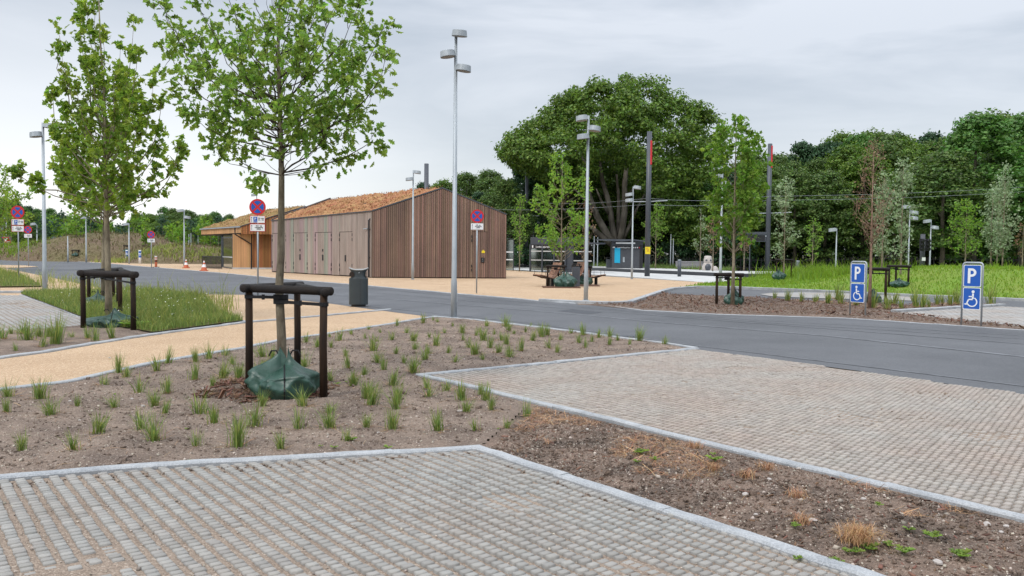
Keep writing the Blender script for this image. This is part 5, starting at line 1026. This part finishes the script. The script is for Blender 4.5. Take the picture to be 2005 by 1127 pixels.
for px, ty, d, i, s in ((1905, 226, 78, 2, 1.3), (1995, 228, 80, 2, 1.25), (1845, 300, 76, 1, 1.0)):
    top = PD(px, ty, d).z; wood(i, PD(px, 500, d).x, d, 0, s, top / 15, {1905: 'bright green broad tree at the right of the wood', 1995: 'bright green tree at the right picture edge', 1845: 'lower tree left of the bright green broad one'}[px], None, rz=1)
# understorey along the forest edge
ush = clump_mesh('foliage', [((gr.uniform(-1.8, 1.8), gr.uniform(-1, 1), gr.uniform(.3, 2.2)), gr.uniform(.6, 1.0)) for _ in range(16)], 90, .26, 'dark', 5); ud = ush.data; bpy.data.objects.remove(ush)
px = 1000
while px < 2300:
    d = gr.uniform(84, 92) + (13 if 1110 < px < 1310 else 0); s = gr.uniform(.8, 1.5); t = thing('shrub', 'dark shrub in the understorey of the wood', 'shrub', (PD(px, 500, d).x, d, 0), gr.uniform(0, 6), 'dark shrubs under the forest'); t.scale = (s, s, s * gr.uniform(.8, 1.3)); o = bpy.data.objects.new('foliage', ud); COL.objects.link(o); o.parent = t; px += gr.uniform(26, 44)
# left background trees
PL2 = [(-300, 330), (-60, 340), (0, 385), (60, 404), (95, 408), (130, 420), (180, 428), (240, 430), (290, 416), (340, 408), (400, 414), (450, 420), (520, 430), (640, 440), (860, 440)]
for row, (d0, low_, stp) in enumerate(((128, 20, 22), (138, 2, 19), (150, -8, 22))):
    px = -260 + row * 9
    while px < 860:
        if not (row == 0 and px > 520):
            d = d0 + gr.uniform(-3, 3); top = PD(px, prof(PL2, px) + low_ * gr.uniform(.4, 1.3) + gr.uniform(-5, 10), d).z; s = max(.3, top / 15); sw = max(.42, s * 1.05) * gr.uniform(.8, 1.15); wood(gr.choice((2, 2, 0, 3, 4, 1)), PD(px, 500, d).x, d, -.5, sw, s, 'distant green tree behind the brown mounds', 'trees behind the brown mounds')
        px += stp * gr.uniform(.75, 1.3)
for i, px in enumerate((88, 99, 112, 125, 137, 150, 178, 196, 215, 236, 262, 285, 318, 338, 352, 378, 398, 412, 428, 448)):
    d = gr.uniform(104, 122); ty = gr.uniform(425, 445) - (8 if px < 170 else 0); c = PD(px, 500, d); zz = max(0, float(mound(np.array([c.x]), np.array([c.y]))[0])); Y('slim young birch planted on and behind the brown mound', px, 500, ty, 13 if px < 170 else 10, 478 if px > 170 else 462, 'fresh' if i % 3 else 'bluef', .42, 60 + i, 16, 5, d=d, z=zz, group='young birches on the mounds', name='young_birch', twn=1.5, tw=.5, tr=.06, up=.6)
# ---- the great beech
bd_ = 93.0; bb = V3(PD(1212, 500, bd_), 0); bt = thing('beech_tree', 'great spreading beech with pale forked trunk behind the kiosk', 'tree', bb); gb = random.Random(12)
TOPP = [(978, 292), (1000, 262), (1030, 240), (1055, 222), (1085, 190), (1130, 166), (1180, 150), (1230, 146), (1270, 150), (1310, 168), (1345, 186), (1385, 215), (1400, 250), (1412, 300)]
BOT = [(978, 305), (1010, 345), (1060, 378), (1100, 392), (1140, 372), (1180, 356), (1215, 362), (1245, 400), (1265, 450), (1290, 490), (1330, 505), (1380, 505), (1412, 470)]
cl = []
for i in range(560):
    px = gb.uniform(984, 1408); t0, t1 = prof(TOPP, px) + 12, prof(BOT, px) - 16; f = gb.random() ** .95; py = t0 + (t1 - t0) * f
    half = 10.5 * math.sin(math.pi * min(.97, max(.06, (px - 960) / 470))) ** .6; q = gb.choice((-1, -1, 1)) * gb.uniform(.35, 1) ** .5; dy = q * half * (.55 + .45 * f ** .3) * (math.sin(math.pi * (.10 + .62 * f)) ** .8 if f < .9 else .75)
    if px < 1235 and f > .8 and q < 0: dy *= .6
    c = PD(px, py, bd_ + dy * .0); cl.append(((c.x - bb.x, dy, c.z), gb.uniform(.6, 1.3)))
for i in range(170):
    px = gb.uniform(1030, 1400); t0, t1 = prof(TOPP, px) + 25, prof(BOT, px) - 20; py = gb.uniform(t0, t1); c = PD(px, py, bd_); cl.append(((c.x - bb.x, gb.uniform(0, 5), c.z), gb.uniform(.9, 1.6)))
o = clump_mesh('crown', cl, 130, .34, 'beechl', 77, .7); o.parent = bt
b = MB(); lp = lambda px, py, dy=0: (PD(px, py, bd_).x - bb.x, dy, PD(px, py, bd_).z)
for pts, rad in (([(1212, 530, 0), (1210, 505, 0), (1208, 480, 0)], [1.35, 1.0, .9]), ([(1208, 490, 0), (1190, 462, -.4), (1168, 425, -.9), (1152, 385, -1.2), (1146, 330, -1.2), (1130, 280, -1)], [.72, .6, .5, .4, .28, .12]),
                 ([(1206, 488, -.3), (1180, 466, -1), (1158, 447, -1.6), (1120, 430, -2), (1090, 400, -2.2)], [.5, .42, .34, .22, .1]), ([(1209, 486, 0), (1200, 445, .3), (1194, 400, .4), (1180, 350, .5), (1172, 300, 0)], [.66, .52, .46, .36, .15]),
                 ([(1212, 490, 0), (1216, 455, -.6), (1221, 415, -.8), (1221, 360, -.9), (1228, 300, -.5)], [.7, .56, .5, .42, .18]), ([(1214, 480, 0), (1212, 440, .5), (1213, 390, .6), (1208, 340, .4)], [.45, .36, .28, .16]),
                 ([(1218, 470, -.4), (1230, 445, -.5), (1240, 420, -.5), (1262, 380, 0)], [.4, .3, .22, .1]), ([(1168, 425, -.9), (1150, 400, -1.6), (1120, 370, -2)], [.3, .2, .1]), ([(1194, 420, .4), (1178, 398, -.6), (1166, 370, -.8)], [.28, .2, .1]), ([(1221, 395, -.8), (1246, 360, -.4), (1280, 320, 0)], [.3, .22, .1])):
    b.tube([lp(*p) for p in pts], [r_ * .66 for r_ in rad], 12)
b.build('trunk', 'beech', bt, True)
# ------------------------------------------------------------------ grass tufts in the beds
BL = []
def tuft_mesh(seed, nb=34, h=.26, w=.008, m=('blade', 'bladey', 'straw'), spread=.42):
    g = np.random.default_rng(seed); V = []; F = []; MI = []
    for i in range(nb + 22):
        dead = i >= nb; a = g.uniform(0, 6.28); r = abs(g.normal()) * .030; ln = h * g.uniform(.45, 1.1) * (1.0 if not dead else .55); out = g.uniform(.05, spread) + (.8 if dead else 0); x0, y0 = r * math.cos(a), r * math.sin(a); b2 = a + g.normal() * .5; sx, sy = -math.sin(b2), math.cos(b2); k = len(V); S = 4
        for s in range(S + 1):
            t = s / S; hz = ln * (t * (1 - .35 * out * t)) * (1 if not dead else .28); rd = ln * out * t ** 1.6 * .9 + (ln * .4 * t if dead else 0); ww = w * (1 - t) ** .7 * .5 + .0006
            for q in (-1, 1): V.append((x0 + math.cos(b2) * rd + q * sx * ww, y0 + math.sin(b2) * rd + q * sy * ww, hz - .01))
        for s in range(S): F.append((k + 2 * s, k + 2 * s + 1, k + 2 * s + 3, k + 2 * s + 2)); MI.append(2 if dead else (1 if g.random() < .38 else 0))
    o = np_mesh('grass_tuft', np.array(V), np.array(F), list(m), None, False, np.array(MI)); me = o.data; bpy.data.objects.remove(o); return me
TU = [tuft_mesh(i, 44 + 12 * (i % 4), .20 + .03 * (i % 4), .0058, spread=.45 + .22 * (i % 3)) for i in range(10)]; TY = [tuft_mesh(20 + i, 46, .30, .010, ('bladey', 'blade', 'straw'), .5) for i in range(3)]
def tuft(px, py, s=1, arr=TU, label='green ornamental grass tuft planted in the sandy soil bed', group='grass tufts in the main soil bed', z=None, zf=None):
    p = P(px, py); z_ = float((zf or ZS)(np.array([p.x]), np.array([p.y]))[0]) if z is None else z; o = bpy.data.objects.new('grass_tuft', rnd.choice(arr)); COL.objects.link(o); o.location = (p.x, p.y, z_); o.rotation_euler = (rnd.uniform(-.2, .2), rnd.uniform(-.2, .2), rnd.uniform(0, 6.28)); k = s * 1.02 * rnd.choice((.62, .8, .95, 1.0, 1.1, 1.3)) * rnd.uniform(.9, 1.1); o.scale = (k * rnd.uniform(.9, 1.15), k, k * rnd.uniform(.85, 1.1)); return tag(o, label, 'grass tuft', group)
T1 = '16,779 12,812 77,784 99,816 151,802 203,756 233,734 248,740 273,772 307,728 328,714 224,802 302,800 322,817 328,775 382,745 392,816 43,887 143,890 192,855 275,849 302,870 383,879 383,712 416,762 420,834 466,876 437,747 468,751 498,838 514,800 550,882 583,842 593,800 646,811 645,844 679,865 692,759 719,784 717,842 769,760 777,806 769,844 722,650 715,665 730,693 737,671 745,655 777,641 767,668 775,697 795,655 809,671 813,686 829,634 848,631 857,633 841,666 839,693 833,708 854,679 870,655 877,693 887,642 891,714 906,655 906,670 919,684 930,697 932,660 940,654 945,709 947,671 953,641 960,684 968,658 976,695 981,671 992,677 990,641 997,700 995,653 739,714 751,727 713,737 791,716 809,733 769,760 717,783 835,765 839,781 876,768 903,788 940,773 951,789 777,797 727,799 1076,685 1091,693 1097,669 1118,657 1142,660 1133,675 1145,684 1160,673 1172,666 1193,678 1193,660 1209,669 1232,678 1251,670 1301,675 1072,661 1060,664 1042,672 1028,654 1006,658 1039,640 1021,691 998,703 1033,816 992,838 930,846 857,848 912,812 962,808 513,702 533,709 513,730 467,750 500,744 599,673 587,702 596,722 646,662 621,684 666,670 649,683 688,658 677,702 647,749 682,725 691,759 712,737 440,700 455,716 410,705'
for q in T1.split():
    a, c = map(float, q.split(',')); tuft(a, c, 1.0)
for q in '22,657 30,688 54,670 46,657 77,662 83,680 96,662 110,660 110,676 140,662 171,664 219,664 185,670 5,668 -12,672'.split():
    a, c = map(float, q.split(',')); tuft(a, c, 1.35, label='grass tuft in the narrow bed left of the footpath', group='grass tufts in the narrow left bed')
for q in '1517,587 1543,591 1569,592 1594,593 1600,592 1621,596 1639,588 1646,597 1674,600 1709,604 1737,607 1750,598 1765,606 1794,604 1805,603 1819,604 1834,598 1846,597 1860,598 1872,597 1940,597 1742,600'.split():
    a, c = map(float, q.split(',')); tuft(a, c, 1.75, TY, 'yellowish grass tuft in the mulch bed beyond the road', 'yellowish grass tufts in the mulch bed', z=.05)
# small seedlings and weeds
def weed_mesh(seed, n=9, s=.07, m='oak'):
    g = np.random.default_rng(seed); a = g.uniform(0, 6.28, n); dv = np.stack([np.cos(a), np.sin(a), np.full(n, .35)], 1); nn = np.stack([-np.cos(a) * .3, -np.sin(a) * .3, np.ones(n)], 1); A2 = dv / np.linalg.norm(dv, axis=1, keepdims=True); nn -= A2 * (nn * A2).sum(1, keepdims=True); nn /= np.linalg.norm(nn, axis=1, keepdims=True)
    V, F = scatter(OAK[0], OAK[1], np.zeros((n, 3)) + [0, 0, .005], A2, np.cross(nn, A2), nn, s * g.uniform(.5, 1.2, n)); o = np_mesh('weed', V, F, m); me = o.data; bpy.data.objects.remove(o); return me
WD = [weed_mesh(i, 7 + i, .055 + .01 * i) for i in range(4)]
for q, s, bed in (('1245,897 1253,899 1283,912 1400,912 1396,900 1247,917 1720,1010 1558,1100 1700,1086 1740,1080 1772,1095 1826,1068 1660,1090 1780,1046 1880,1100 1640,1105 1675,1092 1555,1050', 1.2, 'strip'), ('678,753 660,755 690,865 760,880 655,880 371,906 365,848 627,878 740,787 975,842 225,780', .9, 'bed')):
    for c in q.split():
        a, e2 = map(float, c.split(',')); p = P(a, e2); o = bpy.data.objects.new('weed', rnd.choice(WD)); COL.objects.link(o); o.location = (p.x, p.y, float((ZT if bed == 'strip' else ZS)(np.array([p.x]), np.array([p.y]))[0]) + .004); o.rotation_euler = (0, 0, rnd.uniform(0, 6)); k = s * rnd.uniform(.35, .85); o.scale = (k, k, k * 1.6)
        tag(o, 'small green weed rosette on the dark soil strip' if bed == 'strip' else 'small green weed rosette in the main soil bed', 'weed', 'weeds on the soil strip' if bed == 'strip' else 'weeds in the main soil bed')
p = P(262, 645); o = bpy.data.objects.new('dandelion', WD[3]); COL.objects.link(o); o.location = (p.x, p.y, .05); o.scale = (4.2, 4.2, 4.2); tag(o, 'bright green dandelion beside the left watering bag', 'weed')
# dry tuft
def strawball(seed, n=420, h=.16):
    g = np.random.default_rng(seed); a = g.uniform(0, 6.28, n); V = []; F = []
    for i in range(n):
        out = g.uniform(.3, 1.15); ln = h * g.uniform(.6, 1.3); sx, sy = -math.sin(a[i]), math.cos(a[i]); k = len(V); cx, cy = g.normal(size=2) * .035; sw = g.normal() * .05
        for s in range(5):
            t = s / 4; z = ln * (t * 1.5 - t * t * (.9 + .5 * out)) + .01; rd = ln * out * t
            for q in (-1, 1): V.append((cx + math.cos(a[i]) * rd + sx * (sw * t * t + q * .0016 * (1.1 - t)), cy + math.sin(a[i]) * rd + sy * (sw * t * t + q * .0016 * (1.1 - t)), max(z, .004)))
        F += [(k + 2 * s, k + 2 * s + 1, k + 2 * s + 3, k + 2 * s + 2) for s in range(4)]
    return np.array(V), np.array(F)
V, F = strawball(2); o = np_mesh('dry_grass_tuft', V, F, 'straw'); p = P(1680, 1075); o.location = (p.x, p.y, float(ZT(np.array([p.x]), np.array([p.y]))[0])); tag(o, 'withered straw-coloured grass tuft on the dark soil strip', 'grass tuft')
V, F = strawball(5, 90, .11)
for i, (a, c) in enumerate(((1500, 925), (1395, 925), (1460, 940), (1560, 985), (1570, 1040), (1360, 880))):
    o = np_mesh('dead_plant', V, F, 'litter'); p = P(a, c); o.location = (p.x, p.y, float(ZT(np.array([p.x]), np.array([p.y]))[0]) - .01); o.rotation_euler = (0, 0, i); tag(o, 'small heap of dead reddish stalks on the soil strip', 'dead plant', 'dead stalks on the soil strip')
# bigger stones
def rock(px, py, s, zf, label='pale stone lying on the dark soil strip', group='pale stones on the soil strip'):
    b = MB(); g = random.Random(px); rg = []
    for i in range(1, 5):
        f = math.pi * i / 5; rg.append([Vector((s * math.sin(f) * math.cos(a) * g.uniform(.8, 1.15), s * .75 * math.sin(f) * math.sin(a) * g.uniform(.8, 1.15), -s * .5 * math.cos(f))) for a in [2 * math.pi * k / 9 for k in range(9)]])
    b.rings(rg); o = b.build('stone', 'rock'); p = P(px, py); o.location = (p.x, p.y, float(zf(np.array([p.x]), np.array([p.y]))[0]) + s * .25); o.rotation_euler = (0, 0, g.uniform(0, 3)); tag(o, label, 'stone', group)
for q in ((1506, 944, .024), (1459, 978, .030), (1623, 937, .018), (1563, 919, .018), (1590, 1037, .032), (1932, 1033, .030), (1970, 1036, .02), (1484, 887, .024), (1565, 919, .02), (1690, 990, .02), (1836, 1112, .03), (1441, 1002, .016), (1480, 1020, .016), (1150, 852, .022), (1220, 873, .018), (1960, 1050, .018), (1380, 870, .016), (1330, 905, .018)): rock(*q, ZT)
for q in ((137, 793, .02), (215, 703, .02), (258, 788, .022), (280, 801, .026), (397, 767, .018), (156, 829, .014), (700, 751, .014), (741, 851, .018), (729, 717, .02), (812, 708, .02), (909, 707, .018), (900, 812, .03), (846, 697, .014)): rock(*q, ZS, 'small pale stone lying in the sandy soil bed', 'pale stones in the soil bed')
# pebbles, straws and bark chips nobody could count
def scatter_in(poly, n, seed):
    g = np.random.default_rng(seed); xs = [p[0] for p in poly]; ys = [p[1] for p in poly]; x = g.uniform(min(xs), max(xs), n * 3); y = g.uniform(min(ys), max(ys), n * 3); k = inpoly(x, y, poly); return x[k][:n], y[k][:n], g
OCT = np.array([[1, 0, 0], [0, 1, 0], [-1, 0, 0], [0, -1, 0], [0, 0, .6], [0, 0, -.6]], float); OCTF = np.array([[0, 1, 4], [1, 2, 4], [2, 3, 4], [3, 0, 4], [1, 0, 5], [2, 1, 5], [3, 2, 5], [0, 3, 5]])
def grit_stuff(name, poly, n, size, m, zf, seed, label, T=OCT, TF=OCTF, flat=1, mask=None, drop=1.0):
    x, y, g = scatter_in(poly, n, seed)
    keep = g.random(len(x)) < np.clip((7.0 / np.maximum(np.hypot(x, y), 1)) ** drop, .08, 1); x, y = x[keep], y[keep]
    if mask is not None: k = mask(x, y); x, y = x[k], y[k]
    k = edist(x, y, poly) > size * 1.5 + (.07 if flat else 0); x, y = x[k], y[k]
    n_ = len(x); A, B, C = frames(np.stack([g.normal(size=n_) * flat, g.normal(size=n_) * flat, np.ones(n_)], 1), g); sz = size * g.lognormal(0, .45, n_)
    V, F = scatter(T, TF, np.stack([x, y, zf(x, y) + sz * .2], 1), A, B, C, sz); return tag(np_mesh(name, V, F, m), label, None, None, 'stuff')
CHIP = np.array([[-1, -.28, 0], [1, -.2, 0], [.9, .26, .05], [-.9, .22, .05], [-1, -.28, -.12], [1, -.2, -.12], [.9, .26, -.1], [-.9, .22, -.1]], float); CHIPF = np.array([[0, 1, 2, 3], [0, 4, 5, 1], [1, 5, 6, 2], [2, 6, 7, 3], [3, 7, 4, 0]])
STR = np.array([[-1, -.022, 0], [0, -.025, .12], [1, -.018, 0], [1, .018, 0], [0, .025, .12], [-1, .022, 0]], float); STRF = np.array([[0, 1, 4, 5], [1, 2, 3, 4]])
grit_stuff('pebbles', bedw, 30000, .0055, 'pebble', ZS, 1, 'small pale grit on the sandy bed'); grit_stuff('clods', bedw, 16000, .010, 'soil', ZS, 2, 'small clods of sandy soil'); grit_stuff('straw_litter', bedw, 1300, .035, 'straw', ZS, 3, 'scattered straws on the sandy bed', STR, STRF, .25)
grit_stuff('pebbles', stripw, 6500, .0055, 'pebble', ZT, 4, 'small pale grit on the dark soil strip'); grit_stuff('clods', stripw, 7000, .010, 'soildark', ZT, 5, 'dark crumbly clods on the soil strip')
grit_stuff('plant_litter', stripw, 34000, .030, 'litter', ZT, 6, 'dead reddish plant litter on the soil strip', STR, STRF, .35, lambda x, y: fbm(x * 1.6 + 9, y * 1.6, 3) > .12); grit_stuff('wood_chips', stripw, 2500, .012, 'chips', ZT, 7, 'small wood chips on the soil strip', CHIP, CHIPF, .5)
grit_stuff('pebbles', NEAR, 6000, .0042, 'pebble', lambda x, y: 0 * x + .006, 8, 'loose grit on the near paved bay'); grit_stuff('pebbles', FARB, 3000, .0045, 'pebble', lambda x, y: 0 * x + .01, 9, 'loose grit on the far paved bay')
grit_stuff('soil_spill', NEAR, 26000, .0075, 'soil', lambda x, y: 0 * x + .008, 21, 'soil spilled along the kerb of the near bay', mask=lambda x, y: (edist(x, y, NEAR) < .20 + .15 * fbm(x * 3, y * 3, 2)) & (y > 5.2))
grit_stuff('soil_spill', FARB, 16000, .0075, 'base', lambda x, y: 0 * x + .01, 22, 'sand spread over part of the far bay', mask=lambda x, y: fbm(x * .8 + 2, y * .8, 3) > .30)
circ = lambda cx, cy, r0, s: (lambda x, y: np.hypot(x - cx, (y - cy) * s) < r0 * (.8 + .4 * np.abs(np.sin(3 * np.arctan2(y - cy, x - cx)))))
hp = [(-3.9, 8.9), (-1.6, 8.9), (-1.6, 11.2), (-3.9, 11.2)]
grit_stuff('bark_mulch', hp, 3200, .024, 'chips', lambda x, y: ZS(x, y) + .012 + .07 * np.exp(-((x + 3.12) ** 2 + (y - 9.85) ** 2) * 9), 10, 'reddish brown bark chips under the nearest tree', CHIP, CHIPF, .6, circ(-2.78, 9.8, .68, 1), .1)
grit_stuff('bark_mulch', G(MUL), 9000, .022, 'chips', lambda x, y: 0 * x + .06, 11, 'coarse bark chips on the mulch bed beyond the road', CHIP, CHIPF, .6, None, .0)
# grass blades: meadow, verge, berm, mound plants
def blades(name, poly, n, h, wd, m, zf, seed, label, dens=None, tilt=.35):
    x, y, g = scatter_in(poly, n, seed)
    if dens is not None: k = g.random(len(x)) < dens(x, y); x, y = x[k], y[k]
    n_ = len(x); a = g.uniform(0, 6.28, n_); hh = h * g.lognormal(0, .35, n_); ox, oy = np.cos(a), np.sin(a); lx, ly = g.normal(size=n_) * tilt, g.normal(size=n_) * tilt; z = zf(x, y)
    p = np.stack([x, y, z], 1); s = np.stack([ox, oy, 0 * x], 1) * wd; up_ = lambda q, f: p + np.stack([lx * q, ly * q, np.ones(n_)], 1) * (hh * f)[:, None]
    V = np.stack([p - s, p + s, up_(.35, .55) + s * .75, up_(.35, .55) - s * .75, up_(1, 1) + s * .08, up_(1, 1) - s * .08], 1).reshape(-1, 3)
    F = (np.arange(n_)[:, None, None] * 6 + np.array([[0, 1, 2, 3], [3, 2, 4, 5]])).reshape(-1, 4); return tag(np_mesh(name, V, F, m), label, None, None, 'stuff')
flat = lambda z: (lambda x, y: 0 * x + z)
blades('meadow_grass', meadw, 30000, .11, .007, 'blade', flat(.05), 1, 'green weedy grass round the left maples'); blades('meadow_weeds', meadw, 13000, .17, .006, 'bladey', flat(.05), 2, 'yellowish tall weeds of the left meadow')
blades('meadow_grass', mead2w, 9000, .13, .009, 'blade', flat(.045), 3, 'green grass of the verge at the left edge'); blades('meadow_weeds', mead2w, 2000, .35, .01, 'bladey', flat(.045), 4, 'tall weeds of the verge at the left edge')
blades('meadow_weeds', G([(290, 572), (400, 578), (470, 604), (440, 622), (400, 590)]), 900, .42, .008, 'bladey', flat(.0), 5, 'sparse tall weeds at the gravel edge')
blades('meadow_weeds', G([(60, 545), (100, 545), (330, 572), (300, 580), (90, 572)]), 700, .38, .009, 'bladey', flat(.0), 15, 'sparse weeds behind the left lamp post')
x, y, g = scatter_in(meadw, 190, 9); n_ = len(x); A, B, C = frames(np.stack([g.normal(size=n_) * .3, g.normal(size=n_) * .3 - .3, np.ones(n_)], 1), g); V, F = scatter(np.array([[-1, -1, 0], [1, -1, 0], [1, 1, 0], [-1, 1, 0]], float), np.array([[0, 1, 2, 3]]), np.stack([x, y, 0.05 + g.uniform(.1, .26, n_)], 1), A, B, C, g.uniform(.006, .013, n_)); tag(np_mesh('meadow_flowers', V, F, 'flower'), 'small white flowers scattered in the left meadow', None, None, 'stuff')
blades('berm_grass', BW, 110000, .085, .02, 'lawn', berm, 6, 'short lush grass covering the berm')
blades('berm_tall_grass', [(16.5, 50), (24, 50), (26, 62), (16.5, 62)], 9000, .50, .02, 'lawn', berm, 7, 'tall lush grass on the berm crest', lambda x, y: np.exp(-((x - 21) / 2.6) ** 2))
blades('berm_tall_grass', [(24, 44), (60, 44), (60, 66), (24, 66)], 7000, .26, .02, 'lawn', berm, 8, 'taller grass at the foot of the wood')
blades('platform_verge_grass', G([(985, 519), (1240, 529), (1440, 537), (1440, 533), (1240, 525), (985, 516)]), 16000, .3, .03, 'blade', flat(.1), 12, 'grass strip behind the tram platform')
mdp = [(-75, 92), (-24, 88), (-24, 122), (-75, 128)]
blades('mound_plants', mdp, 9000, .32, .05, 'shrub', mound, 13, 'low plants dotted over the brown mounds', lambda x, y: (mound(x, y) > .1) * .8, .6)
blades('mound_plants', [(-80, 96), (-52, 96), (-52, 124), (-80, 124)], 7000, .4, .05, 'lawn', mound, 14, 'greener grass on the left shoulder of the mound', lambda x, y: (mound(x, y) > .1) * np.clip((-54 - x) / 8, 0, 1), .5)
blades('mound_plants', [(-46, 93), (-27, 89), (-27, 95), (-46, 99)], 1500, .42, .05, 'bladey', lambda x, y: np.maximum(0, mound(x, y)), 16, 'yellowish tufts along the foot of the mound', None, .5)
print('objects', len(bpy.data.objects))
